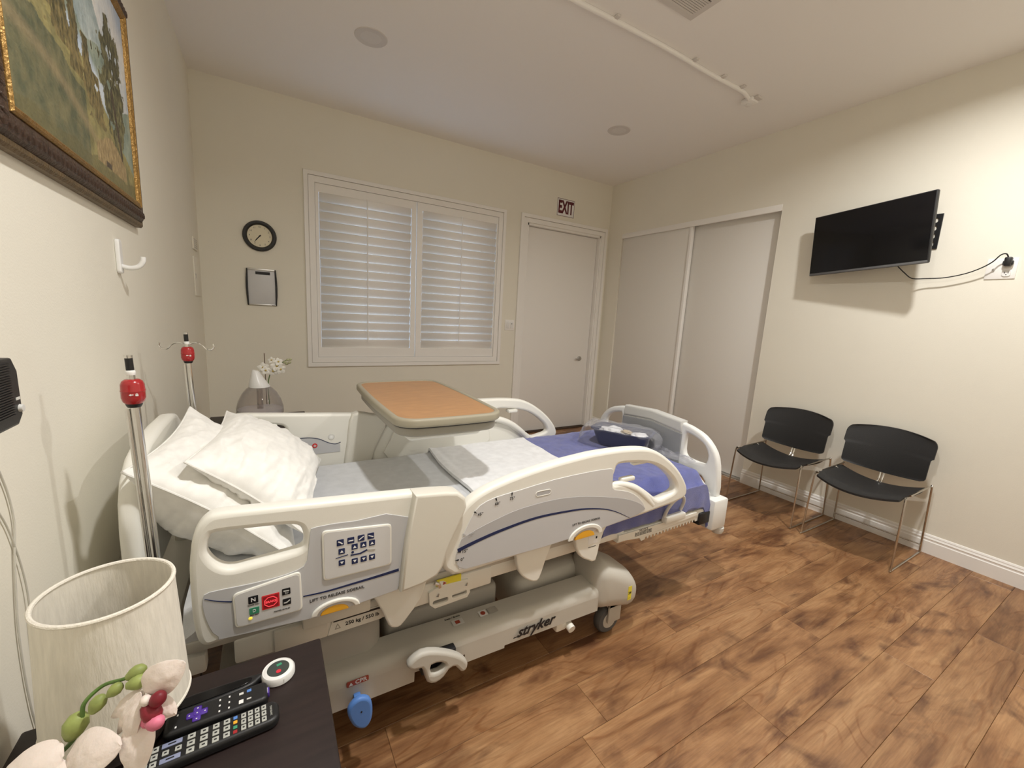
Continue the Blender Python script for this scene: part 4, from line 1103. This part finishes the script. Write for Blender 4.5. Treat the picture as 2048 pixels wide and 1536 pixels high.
# ================================================================== IV POLES
def iv_pole(x, y, label, hooks):
    t = thing('iv_pole', (x, y, .47), label, 'iv pole', 'chrome IV poles at the bed head')
    lean = Vector((.026, .018, 0))          # slight lean of the mast
    def at(z): return Vector((x, y, z)) + lean * (1.0 - z)
    tube('lower_tube', [at(.44), at(1.10)], .0088, M_CHROME, t, 18)
    tube('side_rod', [at(.44) + Vector((-.0135, -.004, 0)), at(1.09) + Vector((-.0125, -.003, 0))], .0042, M_CHROME, t, 12)
    c = at(1.130)
    K = .575
    g = lathe('red_grip', [(a_ * K, b_ * K) for a_, b_ in [(0, -.058), (.022, -.058), (.025, -.050), (.032, -.042), (.0355, -.028), (.0355, -.004), (.0365, -.003), (.0365, .0), (.0355, .002), (.0345, .022), (.030, .034), (.021, .041), (0, .041)]], c, M_REDKNOB, t, 28)
    lathe('black_collar', [(0, -.064 * K), (.020 * K, -.064 * K), (.024 * K, -.056 * K), (.0255 * K, -.0495 * K), (0, -.0495 * K)], c, M_BLACK, t, 24)
    d = Vector((math.sin(.25), -math.cos(.25), 0))
    F = Matrix(((-d.y * K, 0, d.x, c.x + d.x * .0368 * K), (d.x * K, 0, d.y, c.y + d.y * .0368 * K), (0, K, 0, c.z - .007), (0, 0, 0, 1)))
    for nm, pts in (('arrow_mark', [(-.014, .0), (-.008, .004), (-.008, .0014), (-.001, .0014), (-.001, -.0014), (-.008, -.0014), (-.008, -.004)]),
                    ('lock_mark', rrect(.004, .0125, -.005, .001, .001, 2)),
                    ('lock_mark', [(.0082 + .0035 * math.cos(a_ * .4), .001 + .004 * math.sin(a_ * .4)) for a_ in range(0, 9)] + [(.0082 + .0022 * math.cos(a_ * .4), .001 + .0026 * math.sin(a_ * .4)) for a_ in range(8, -1, -1)])):
        me = plate_mesh(pts, (), .0008, .0001, 0); me.transform(F); obj(nm, me, M_WPRINT, g)
    tube('upper_tube', [at(1.152), at(1.166)], .0072, M_CHROME, t, 16)
    lathe('white_collar', [(0, 0), (.0078, 0), (.0084, .003), (.0084, .008), (.007, .010), (0, .010)], at(1.163), M_WHITEP, t, 18)
    tube('black_grip', [at(1.173), at(1.199)], .0068, M_BLACK, t, 14)
    tube('top_cap', [at(1.199), at(1.205)], .0070, M_CHROME, t, 14)
    if hooks:
        for s in (-1, 1):
            p = [at(1.158) + Vector((q * s, -.2 * q * s, h)) for q, h in ((0, 0), (.014, .008), (.030, .010), (.046, .002), (.058, -.012), (.072, -.014), (.082, -.004), (.080, .008))]
            tube('bag_hook', catmull(p, 6, False), .0028, M_CHROME, t, 8)
    bm = new_bm(); bx(bm, x - .03, x + .04, y - .03, y + .035, .40, .48, .008)
    obj('socket', to_mesh(bm), M_BED, t, True)
iv_pole(.151, 1.050, 'chrome IV pole with red grip at the near corner of the bed head', False)
iv_pole(.150, 1.800, 'chrome IV pole with bag hooks at the window side of the bed head', True)

# ================================================================== OVERBED TABLE
ot = thing('overbed_table', (.99, 1.7, 0), 'overbed table with a wood-look top standing across the bed', 'table')
TX0, TX1, TY0, TY1, TZ = .772, 1.190, 1.250, 2.055, .958
def bow(x0, x1, y0, y1, r, k):
    out = []
    for (x, y) in rrect(x0, x1, y0, y1, r, 8): out.append((x, y))
    res = []
    for i in range(len(out)):
        a, b = out[i], out[(i + 1) % len(out)]
        n = 10 if (Vector(a) - Vector(b)).length > .1 else 1
        for j in range(n): res.append((a[0] + (b[0] - a[0]) * j / n, a[1] + (b[1] - a[1]) * j / n))
    cx, cy = (x0 + x1) / 2, (y0 + y1) / 2
    def f(p):
        u, v = (p[0] - cx) / (x1 - x0) * 2, (p[1] - cy) / (y1 - y0) * 2
        return p[0] + k * u * (1 - v * v), p[1] + k * v * (1 - u * u)
    return [f(p) for p in res]
rim = plate('edge_rim', bow(TX0, TX1, TY0, TY1, .07, .012), M_pz(TZ - .016), .032, M_TRIMG, ot, [bow(TX0 + .022, TX1 - .022, TY0 + .022, TY1 - .022, .055, .010)], bev=.009, res=3)
plate('table_top', bow(TX0 + .016, TX1 - .016, TY0 + .016, TY1 - .016, .058, .010), M_pz(TZ - .014), .020, M_TTOP, ot, bev=.001)
plate('drawer_housing', bow(TX0 + .012, TX1 - .012, TY0 + .014, TY1 - .05, .07, .008), M_pz(TZ - .052), .036, M_TGREY, ot, bev=.010, res=3)
plate('drawer_gap', bow(TX0 + .009, TX1 - .009, TY0 + .011, TY1 - .05, .07, .008), M_pz(TZ - .0345), .005, M_INK, ot, bev=.001)
for i in range(3): box('vent_slot', TX0 + .012, TX0 + .020, TY0 + .16 + i * .12, TY0 + .20 + i * .12, TZ - .062, TZ - .052, M_INK, ot)
bm = new_bm(); bx(bm, TX0 + .05, TX1 - .07, TY0 + .06, TY1 - .08, TZ - .100, TZ - .068, .02, 4)
obj('under_arm', to_mesh(bm), M_BED, ot, True)
bm = new_bm(); bx(bm, .94, 1.03, 1.955, 2.015, .09, TZ - .09, .012)
obj('column', to_mesh(bm), M_BED, ot, True)
bm = new_bm(); bx(bm, .90, 1.07, 1.20, 2.04, .055, .105, .015)
obj('floor_base', to_mesh(bm), M_BED, ot, True)
for x in (.925, 1.045):
    for y in (1.26, 1.98):
        lathe('small_castor', [(0, -.012), (.022, -.012), (.026, -.006), (.026, .006), (.022, .012), (0, .012)], (0, 0, 0), M_RUBBER, ot, 16, M_ny(y) @ Matrix.Translation((x, .0265, 0)))
        tube('castor_stem', [(x, y, .04), (x, y, .062)], .006, M_STEEL, ot, 8)

# ================================================================== BASIN IN PLASTIC BAG
BC = Vector((2.06, 1.46, MZ + .016)); BR = Matrix.Rotation(math.radians(-62), 4, 'Z')
bt = thing('wash_basin', BC, 'navy blue plastic wash basin holding white supplies at the foot of the bed', 'basin')
def tray_pts(s, r=.05): return rrect(-.155 * s, .155 * s, -.095 * s, .095 * s, r * s, 5)
bm = new_bm(); rings = []
for s, z in ((.74, .0), (.80, .012), (.98, .082), (1.06, .086), (1.06, .090), (.965, .090), (.79, .018), (.70, .006)):
    rings.append([bm.verts.new(Matrix.Translation(BC) @ BR @ Vector((x, y, z))) for x, y in tray_pts(s)])
for a, b in zip(rings, rings[1:]):
    k = len(a)
    for i in range(k): bm.faces.new((a[i], a[(i + 1) % k], b[(i + 1) % k], b[i]))
bm.faces.new(rings[0][::-1]); bm.faces.new(rings[-1])
obj('basin_shell', to_mesh(bm), M_BASIN, bt, True)
def lump(name, cx, cy, rx, ry, rz, z, m, seed, lab):
    bm = new_bm(); bmesh.ops.create_icosphere(bm, subdivisions=4, radius=1)
    for v in bm.verts:
        k = 1 + .28 * noise.fractal(v.co * 1.9 + Vector((seed, 0, 0)), 1., 2., 4)
        v.co = Matrix.Translation(BC) @ BR @ Vector((cx + v.co.x * rx * k, cy + v.co.y * ry * k, z + v.co.z * rz * k))
    return tag(obj(name, to_mesh(bm), m, None, True), lab, 'supplies')
lump('folded_cloth', -.060, .01, .068, .062, .030, .062, M_PAD, 1, 'crumpled white cloth in the window-side end of the basin')
lump('paper_packet', .092, -.005, .050, .052, .020, .066, M_PAD, 6, 'white packet in the near end of the basin')
lump('small_sachet', .03, -.035, .028, .022, .012, .088, mat('tan_sachet', (.50, .40, .26), .5, var=.15), 11, 'small tan sachet on top of the basin supplies')
def bag(a, b):
    th = 2 * math.pi * a; ph = b
    w = .5 * math.cos(th), math.sin(th)
    r = 1 + .10 * noise.fractal(Vector((math.cos(th) * 2.2, math.sin(th) * 2.2, b * 2.5)), 1., 2., 4)
    s = [1.14, 1.18, 1.14, 1.04, .70, .0]
    i = min(int(b * 5), 4); f = b * 5 - i; sc = s[i] + (s[i + 1] - s[i]) * f
    hz = [.004, .040, .082, .100, .104, .098]; z = hz[i] + (hz[i + 1] - hz[i]) * f
    c, q = math.cos(th), math.sin(th); e = .55
    x = .165 * sc * r * math.copysign(abs(c) ** e, c); y = .105 * sc * r * math.copysign(abs(q) ** e, q)
    z += .010 * noise.fractal(Vector((x * 22, y * 22, 3.)), 1., 2., 4)
    if x < -.10: x -= .05 * (1 - b)
    return Matrix.Translation(BC) @ BR @ Vector((x, y, max(z, .003)))
me = grid_mesh(72, 26, bag)
bg_ = obj('plastic_bag', me, M_BAG, None, True)
tag(bg_, 'crinkled clear plastic bag wrapped around the navy basin', 'plastic bag')
fm = shell_mesh(30, 14, lambda a, b: (2.13 + .075 * b + .01 * math.sin(a * 9), 1.10 + .22 * a, MZ + .026 + .014 * noise.fractal(Vector((a * 6, b * 6, 2)), 1., 2., 4) + .02 * (1 - abs(2 * b - 1))), lambda a, b: (2.13 + .075 * b + .01 * math.sin(a * 9), 1.10 + .22 * a, MZ + .022))
obj('bag_tail', fm, M_BAG, bg_, True)

# ================================================================== NIGHTSTANDS
def nightstand(x0, x1, y0, y1, h, label, face):
    t = thing('nightstand', ((x0 + x1) / 2, (y0 + y1) / 2, 0), label, 'nightstand', 'dark wood nightstands')
    box('top', x0, x1, y0, y1, h - .028, h, M_ESP, t, .004)
    c = box('cabinet_body', x0 + .014, x1 - .014, y0 + .012, y1 - .012, .05, h - .028, M_ESP, t, .003)
    for z0, z1 in ((.07, .24), (.25, .40), (.41, h - .035)):
        d = box('drawer', x1 - .016, x1 - .004, y0 + .02, y1 - .02, z0, z1, M_ESP, t, .003)
        lathe('knob', [(0, 0), (.008, 0), (.006, .010), (.013, .016), (.012, .022), (0, .024)], (0, 0, 0), M_STEEL, d, 16, M_px(x1 - .004) @ Matrix.Translation(((y0 + y1) / 2, (z0 + z1) / 2, 0)))
    for x in (x0 + .03, x1 - .03):
        for y in (y0 + .03, y1 - .03): box('leg', x - .016, x + .016, y - .016, y + .016, 0, .05, M_ESP, t, .003)
    return t
NZ = .60
nightstand(.02, .476, .33, .795, NZ, 'espresso brown nightstand in the foreground under the lamp', 1)
nightstand(.085, .600, 2.46, 2.915, .622, 'dark nightstand behind the bed holding the humidifier', 1)

# ------------------------------------------------------------------ lamp
LC = (.170, .700)
lm_ = thing('table_lamp', (*LC, NZ), 'table lamp with a cream linen drum shade', 'lamp')
ZT, ZB_, R0, R1 = .878, .668, .0815, .090
sh = rim_lathe('lamp_shade', [(R0, ZT), (R1, ZB_), (R1 - .0025, ZB_), (R0 - .0025, ZT)], (*LC, 0), M_LINEN, lm_, 56)
for z, r in ((ZT, R0 - .0012), (ZB_, R1 - .0012)):
    tube('shade_trim', [(LC[0] + r * math.cos(2 * math.pi * i / 56), LC[1] + r * math.sin(2 * math.pi * i / 56), z) for i in range(56)], .0032, mat('linen_trim', (.78, .74, .66), .9, bump=.3, bscale=300), sh, 8, True)
for i in range(3):
    a = 2 * math.pi * i / 3 + .5
    tube('spider_wire', [(LC[0], LC[1], ZB_ + .05), (LC[0] + (R1 - .004) * math.cos(a), LC[1] + (R1 - .004) * math.sin(a), ZB_ + .02)], .0015, M_STEEL, lm_, 6)
lathe('lamp_base', [(0, 0), (.055, 0), (.055, .008), (.03, .016), (.012, .028), (.010, .11), (.014, .115), (.014, .14), (0, .14)], (*LC, NZ), M_ESP, lm_, 28)
lathe('bulb', [(0, 0), (.012, 0), (.014, .012), (.026, .036), (.028, .05), (.02, .068), (0, .076)], (LC[0], LC[1], NZ + .14), M_WHITEP, lm_, 20)

# ------------------------------------------------------------------ things on the near nightstand
def placed(root, loc, rz):
    root.location = loc; root.rotation_euler = (0, 0, rz)
def lbox(name, x0, x1, y0, y1, z0, z1, m, parent, bev=.001, label=None): return box(name, x0, x1, y0, y1, z0, z1, m, parent, bev, 2, None, label)

rm = thing('remote_control', (0, 0, 0), 'long black remote with rows of pale buttons', 'remote', None, True)
RL, RW = .210, .046
me = plate_mesh(rrect(-RL / 2, RL / 2, -RW / 2, RW / 2, .016, 6), (), .018, .006, 3); me.transform(M_pz(.009)); obj('case', me, M_BLACK, rm, True)
M_KEY = mat('pale_grey_key', (.42, .43, .40), .5, var=.06); M_KEYB = mat('blue_grey_key', (.25, .28, .42), .5, var=.06)
def key(x, y, w, h, m, mk=True):
    k = lbox('key', x - w / 2, x + w / 2, y - h / 2, y + h / 2, .0175, .0192, m, rm, .0006)
    if mk: lbox('key_mark', x - w * .2, x + w * .2, y - h * .14, y + h * .14, .0192, .0194, M_INK, k, 0)
for i, x in enumerate((.082, .072, .062, .052)):
    for y in (-.012, 0, .012): key(x, y, .0072, .0098, M_KEY)
for y, m in ((.014, M_BLUEP), (.005, M_YEL), (-.005, M_GRN), (-.014, M_REDDK)): key(.040, y, .006, .006, m, False)
for x in (.028, .013, -.003, -.020):
    for y in (-.013, 0, .013): key(x, y, .0092 if x > 0 else .0105, .0095, M_KEY)
for y in (-.0135, .0135): key(-.045, y, .026, .0085, M_KEYB)
key(-.052, 0, .0085, .0085, M_KEY); key(-.036, 0, .0085, .0085, M_KEY)
for x in (-.066, -.077, -.088, -.098):
    for y in (-.013, 0, .013): key(x, y, .0088, .0098, M_KEY)
text('lettering', 'SAMSUNG', M_pz(.0182), M_KEY, rm, .006, (.093, 0), width=.020, rot=math.pi / 2)
placed(rm, (.2875, .6275, NZ + .0), .04)

rk = thing('remote_control', (0, 0, 0), 'black streaming remote with a purple direction pad', 'remote', None, True)
L2, W2 = .150, .044
me = plate_mesh(rrect(-L2 / 2, L2 / 2, -W2 / 2, W2 / 2, .010, 5), (), .020, .006, 3); me.transform(M_pz(.010)); obj('case', me, M_BLACK, rk, True)
MP = mat('purple_pad', (.085, .035, .32), .45, var=.06)
dp = lbox('direction_pad', -.045, -.015, -.006, .006, .0195, .0215, MP, rk, .002); lbox('direction_pad', -.036, -.024, -.015, .015, .0195, .0214, MP, rk, .002)
lathe('ok_button', [(0, 0), (.0055, 0), (.005, .001), (0, .0012)], (-.030, 0, .0213), MP, rk, 16)
for x, y in ((-.030, 0), (-.041, 0), (-.019, 0), (-.030, .011), (-.030, -.011)): lathe('pad_mark', [(0, 0), (.0012, 0), (.0012, .0003), (0, .0003)], (x, y, .0224 if (x, y) == (-.030, 0) else .0214), M_WPRINT, rk, 8)
for x in (-.058, .002, .016):
    for y in (-.012, 0, .012):
        if x < 0 and y == 0: continue
        lbox('button_mark', x - .0012, x + .0012, y - .0018, y + .0018, .0199, .0203, M_WPRINT, rk, 0)
for x, y, m, w in ((.034, -.009, M_WPRINT, .008), (.034, .009, M_LGREY, .005), (.046, .010, M_BLUEP, .006), (.046, -.008, M_LGREY, .003)): lbox('shortcut_key', x - .0035, x + .0035, y - w / 2, y + w / 2, .0198, .0207, m, rk, .0004)
lbox('brand_tab', L2 / 2 - .006, L2 / 2 + .003, -.007, .007, .006, .016, mat('violet_tab', (.08, .04, .30), .5, var=.05), rk, .001)
text('lettering', 'Roku', M_pz(.0163), M_WPRINT, rk, .006, (L2 / 2 - .0015, 0), width=.011, rot=math.pi / 2)
placed(rk, (.300, .680, NZ), .02)

gl = thing('glasses_case', (0, 0, 0), 'slim black case lying behind the remotes', 'case', None, True)
me = plate_mesh([(-.075, -.012), (-.06, -.020), (.05, -.016), (.075, -.004), (.085, .006), (.06, .012), (-.06, .014)], (), .014, .005, 3, 3); me.transform(M_pz(.007)); obj('case_body', me, M_BLACK, gl, True)
me = plate_mesh([(-.066, -.006), (-.05, -.013), (.045, -.010), (.064, -.001), (.05, .006), (-.05, .008)], (), .002, .0008, 2, 3); me.transform(M_pz(.0148)); obj('lid', me, M_SCREEN, gl, True)
placed(gl, (.285, .722, NZ), .03)

cb = thing('call_button', (0, 0, 0), 'round white call button puck with a dark face', 'call button', None, True)
lathe('body', [(0, 0), (.026, 0), (.0278, .003), (.0278, .011), (.025, .0148), (.021, .0158), (0, .0158)], (0, 0, 0), M_WHITEP, cb, 36)
lathe('clip_rim', [(.0275, .001), (.0292, .002), (.0292, .012), (.0272, .0155), (.0268, .014)], (0, 0, 0), M_WHITEP, cb, 36)
lathe('dark_face', [(0, 0), (.0195, 0), (.0195, .0006), (0, .0006)], (0, 0, .0157), mat('dark_green_grey', (.045, .055, .05), .45, var=.05), cb, 32)
lathe('red_mark', [(0, 0), (.0045, 0), (.0045, .0003), (0, .0003)], (-.002, -.008, .0164), M_REDDK, cb, 14)
lathe('red_mark', [(.003, 0), (.0045, 0), (.0045, .0006), (.003, .0006)], (-.002, -.008, .0164), mat('red_mark', (.6, .03, .05), .5, var=.05), cb, 14)
bx_ = lbox('green_mark', .000, .009, .005, .011, .0163, .0168, M_GRN, cb, 0)
lbox('seam_line', -.0005, .0005, -.0295, -.0275, .002, .012, M_LGREY, cb, 0)
placed(cb, (.3935, .726, NZ), .3)

# ------------------------------------------------------------------ orchid in the foreground
def petal_mesh(base, tip, wdt, nrm, cup=.15, bend=.1, seed=0., blunt=.6):
    b, t = Vector(base), Vector(tip); d = t - b; L = d.length; dn = d.normalized()
    nrm = Vector(nrm); nrm = (nrm - dn * nrm.dot(dn)).normalized(); s = dn.cross(nrm)
    def f(a, c, off):
        w = wdt / 2 * (math.sin(math.pi * min(1, a ** .75 * .98 + .015)) ** blunt)
        u = (c - .5) * 2
        p = b + d * a + s * (w * u) + nrm * (bend * L * math.sin(math.pi * a) - cup * w * u * u + .0012 * fbm(a * 3, u, 3, seed))
        return p + nrm * off
    return shell_mesh(14, 10, lambda a, c: f(a, c, .0005), lambda a, c: f(a, c, -.0005))
def orchid_bud(bm, c, d, r):
    d = Vector(d).normalized()
    q = d.to_track_quat('Z', 'Y').to_matrix().to_4x4()
    lt(bm, [(0, -1.25 * r), (.45 * r, -1.1 * r), (.85 * r, -.4 * r), (r, .25 * r), (.8 * r, .9 * r), (.35 * r, 1.3 * r), (0, 1.4 * r)], seg=14, mtx=Matrix.Translation(c) @ q)
oc_ = thing('potted_orchid', (.13, .45, NZ), 'artificial pink-white orchid with green buds in front of the lamp', 'orchid')
lathe('pot', [(0, 0), (.04, 0), (.052, .085), (.055, .09), (.05, .092), (.047, .08), (0, .078)], (.13, .45, NZ), M_WHITEP, oc_, 28)
tube('stem', catmull([(.13, .45, .68), (.118, .47, .73), (.13, .50, .765), (.159, .517, .775), (.180, .509, .800), (.188, .510, .821), (.192, .511, .842), (.208, .516, .854), (.229, .505, .863), (.242, .500, .868)], 6, False), lambda t: .0030 - .0010 * t, M_STEM, oc_, 8)
for c, d, r in (((.2435, .498, .872), (1, -.1, .45), .0085), ((.246, .487, .867), (1, -.1, .15), .0085), ((.223, .498, .857), (.6, -.1, .55), .0072), ((.205, .503, .841), (.5, .1, .85), .0085), ((.181, .512, .813), (.35, .1, 1), .0125)):
    bm = new_bm(); orchid_bud(bm, c, d, r); obj('bud', to_mesh(bm), M_BUD, oc_, True)
for seed, (b, t, w, n, cup, bend) in enumerate((
        ((.255, .475, .862), (.296, .470, .888), .040, (-.2, -1, .3), .2, .12),
        ((.255, .475, .860), (.219, .493, .826), .020, (-.6, -.6, .6), .3, .1),
        ((.252, .472, .858), (.241, .462, .804), .020, (-.5, -.8, .2), .3, .15),
        ((.250, .468, .835), (.250, .440, .782), .034, (-.2, -1, .5), .2, .10),
        ((.252, .474, .862), (.228, .475, .815), .016, (-.8, -.6, .1), .3, .1),
        ((.262, .470, .850), (.285, .462, .826), .022, (.3, -1, .2), .3, .1))):
    obj('petal', petal_mesh(b, t, w, n, cup, bend, seed), M_PETAL, oc_, True)
for c, d, r, m in (((.270, .458, .858), (.4, -.3, .8), .0085, M_LIP), ((.263, .458, .845), (.5, -.3, -.6), .010, M_LIP), ((.267, .450, .836), (.7, -.5, .2), .0085, M_PINK), ((.258, .462, .833), (.2, -.3, -1), .007, M_PINK), ((.258, .464, .858), (.3, -.9, .2), .006, M_PETAL)):
    bm = new_bm(); orchid_bud(bm, c, d, r); obj('lip', to_mesh(bm), m, oc_, True)
for seed, (b, t, w, n) in enumerate((((.176, .487, .797), (.120, .506, .786), .046, (-.1, -.7, .8)), ((.180, .486, .797), (.236, .452, .818), .050, (.2, -.8, .7)), ((.178, .487, .795), (.186, .445, .768), .040, (0, -.8, .6)), ((.176, .489, .795), (.135, .475, .760), .034, (-.2, -.9, .4)))):
    obj('petal', petal_mesh(b, t, w, n, .25, .12, seed + 9), M_PETAL, oc_, True)
bm = new_bm(); orchid_bud(bm, (.178, .478, .785), (0, -1, -.4), .009); obj('lip', to_mesh(bm), M_LIP, oc_, True)
for i, (tx, ty, tz) in enumerate(((.03, .42, .72), (.20, .36, .70), (.07, .37, .74))):
    obj('leaf', petal_mesh((.13, .45, .67), (tx, ty, tz), .045, (0, 0, 1), .3, .2, 30 + i), M_STEM, oc_, True)

# ------------------------------------------------------------------ humidifier and far orchid
HC = (.352, 2.66, .622)
hu = thing('humidifier', HC, 'teardrop humidifier with a clear smoky tank and white slanted cap', 'humidifier')
lathe('base', [(0, 0), (.095, 0), (.105, .008), (.108, .03), (.112, .05), (0, .05)], HC, M_WHITEP, hu, 36)
rim_lathe('tank', [(.115, .050), (.121, .075), (.119, .105), (.108, .145), (.088, .185), (.066, .212), (.052, .222), (.049, .222), (.063, .209), (.085, .182), (.105, .143), (.116, .104), (.118, .076), (.112, .050)], HC, M_TANK, hu, 40)
lathe('water', [(0, .050), (.110, .050), (.1155, .075), (.114, .092), (0, .092)], HC, mat('cloudy_water', (.70, .69, .73), .2, var=.05), hu, 36)
rim_lathe('mist_tube', [(.016, .05), (.016, .215), (.013, .215), (.013, .05)], HC, M_TANK, hu, 16)
bm = new_bm(); lt(bm, [(.054, .0), (.053, .008), (.044, .03), (.030, .062), (.018, .088), (.014, .092), (0, .092)], (0, 0, 0), 32)
for v in bm.verts:
    k = v.co.z / .092
    v.co.x -= .016 * k; v.co.z += -.25 * v.co.x * k
    v.co = v.co + Vector((HC[0], HC[1], HC[2] + .222))
obj('cap', to_mesh(bm), M_WHITEP, hu, True)
text('lettering', 'humidifier', M_ny(2.538) @ Matrix.Rotation(0, 4, 'X'), M_HOUS, hu, .012, (.400, .748), width=.045)

fo = thing('potted_orchid', (.47, 2.80, .622), 'white artificial orchid behind the humidifier', 'orchid')
lathe('pot', [(0, 0), (.028, 0), (.035, .07), (.037, .075), (.032, .075), (.03, .066), (0, .064)], (.40, 2.82, .622), M_WHITEP, fo, 20)
tube('stem', catmull([(.40, 2.82, .69), (.395, 2.82, .80), (.405, 2.82, .88), (.43, 2.82, .925), (.465, 2.82, .955), (.50, 2.82, .978)], 6, False), .003, M_STEM, fo, 6)
tube('support_stick', [(.385, 2.83, .69), (.382, 2.83, 1.02)], .0025, mat('brown_stick', (.12, .07, .04), .6, var=.1), fo, 6)
def blossom(c, s, face):
    face = Vector(face).normalized(); a0 = face.orthogonal().normalized(); b0 = face.cross(a0)
    for i in range(5):
        an = 2 * math.pi * i / 5 + .3; d = a0 * math.cos(an) + b0 * math.sin(an)
        obj('petal', petal_mesh(Vector(c), Vector(c) + d * s + face * s * .15, s * .85, face, .2, .1, i), mat('white_petal', (.78, .76, .70), .6, var=.05, vscale=40), fo, True)
    bm = new_bm(); orchid_bud(bm, Vector(c) + face * .004, face, s * .2); obj('lip', to_mesh(bm), mat('yellow_centre', (.55, .42, .12), .5, var=.2), fo, True)
for c, s, f in (((.375, 2.80, .955), .034, (-.3, -1, .3)), ((.385, 2.79, .94), .028, (.2, -1, .1)), ((.445, 2.80, .965), .036, (.2, -1, .2)), ((.425, 2.80, .935), .032, (0, -1, -.2)), ((.465, 2.80, .945), .032, (.3, -1, -.1)), ((.455, 2.80, .99), .026, (.1, -1, .4)), ((.42, 2.80, 1.0), .022, (-.4, -1, .5))):
    blossom((c[0], c[1], c[2] - .02), s, f)
for c in ((.49, 2.81, .985), (.505, 2.81, 1.0), (.52, 2.81, 1.003), (.50, 2.81, .975), (.515, 2.80, .985)):
    bm = new_bm(); orchid_bud(bm, (c[0], c[1], c[2] - .02), (1, 0, .4), .008); obj('bud', to_mesh(bm), mat('pale_bud', (.40, .40, .24), .5, var=.2), fo, True)

# ================================================================== CHAIRS (front faces -x)
def chair(label):
    t = thing('stacking_chair', (0, 0, 0), label, 'chair', 'black stacking chairs by the wall', True)
    # seat: width along y, front at -x, edges curved down at the front
    def seat(a, b, off):
        v = (b - .5) * 2
        x = -.235 + .37 * a - (.055 * (1 - v * v)) * (1 - a)
        y = v * (.222 - .018 * (1 - a) ** 2 - .010 * max(0, a - .8) * 5)
        z = .442 - .026 * math.exp(-(a / .16) ** 2) - .020 * (1 - v * v) + .006 * v * v - .030 * a * (1 - .6 * v * v) - .010 * math.sin(math.pi * a)
        return x, y, z + off
    me = shell_mesh(26, 26, lambda a, b: seat(a, b, .005), lambda a, b: seat(a, b, -.007)); obj('seat', me, M_BLACKM, t, True)
    def back(a, b, off):
        v = (b - .5) * 2; h = a
        wv = .213 + .012 * sstep(.52, .55, h) - .022 * (1 - math.sqrt(max(0, 1 - max(0, 1 - h / .09) ** 2))) - .045 * (1 - math.sqrt(max(0, 1 - max(0, (h - .80) / .20) ** 2)))
        z = .478 + .255 * h + .018 * (1 - v * v) * (2 * h - 1)
        x = .105 + .058 * h + .040 * (1 - v * v) - .030 * math.sin(math.pi * h) * .3
        return x + off, v * wv, z
    me = shell_mesh(34, 26, lambda a, b: back(a, b, -.006), lambda a, b: back(a, b, .006)); obj('backrest', me, M_BLACKM, t, True)
    r = .0055
    for s in (-1, 1):
        y = .232 * s
        p = [(-.165, y * .93, .432), (-.195, y * .95, .428), (-.213, y * .97, .405), (-.232, y, .03), (-.230, y, .010), (-.212, y, r), (.20, y, r), (.222, y, .012), (.228, y, .03), (.205, y * .98, .41), (.192, y * .97, .436), (.165, y * .96, .442), (-.12, y * .94, .436)]
        out = []
        for i, (q0, q1) in enumerate(zip(p, p[1:])): out.append(q0)
        out.append(p[-1]); tube('side_frame', catmull(out, 4, False), r, M_BRASSY, t, 8)
    tube('stretcher', [(-.10, -.215, .432), (-.10, -.15, .395), (-.10, .15, .395), (-.10, .215, .432)], r, M_BRASSY, t, 8)
    tube('stretcher', [(.06, -.220, .438), (.06, -.15, .385), (.06, .15, .385), (.06, .220, .438)], r, M_BRASSY, t, 8)
    tube('stretcher', [(.225, -.231, .055), (.225, .231, .055)], r * .8, M_BRASSY, t, 8)
    for s in (-1, 1):
        tube('back_support', catmull([(.05, .012 * s, .385), (.120, .010 * s, .392), (.150, .008 * s, .43), (.160, .012 * s, .50), (.170, .02 * s, .60)], 5, False), .006, M_CHROME, t, 8)
    return t
c1 = chair('black stacking chair on a chrome sled base nearer the closet')
c1.location = (3.652, 1.385, 0)
c2 = copy_tree(c1)
c2.location = (3.652, .852, 0)
c2['label'] = 'black stacking chair on a chrome sled base under the television'
for o in bpy.data.objects:
    if '_local' in o: del o['_local']
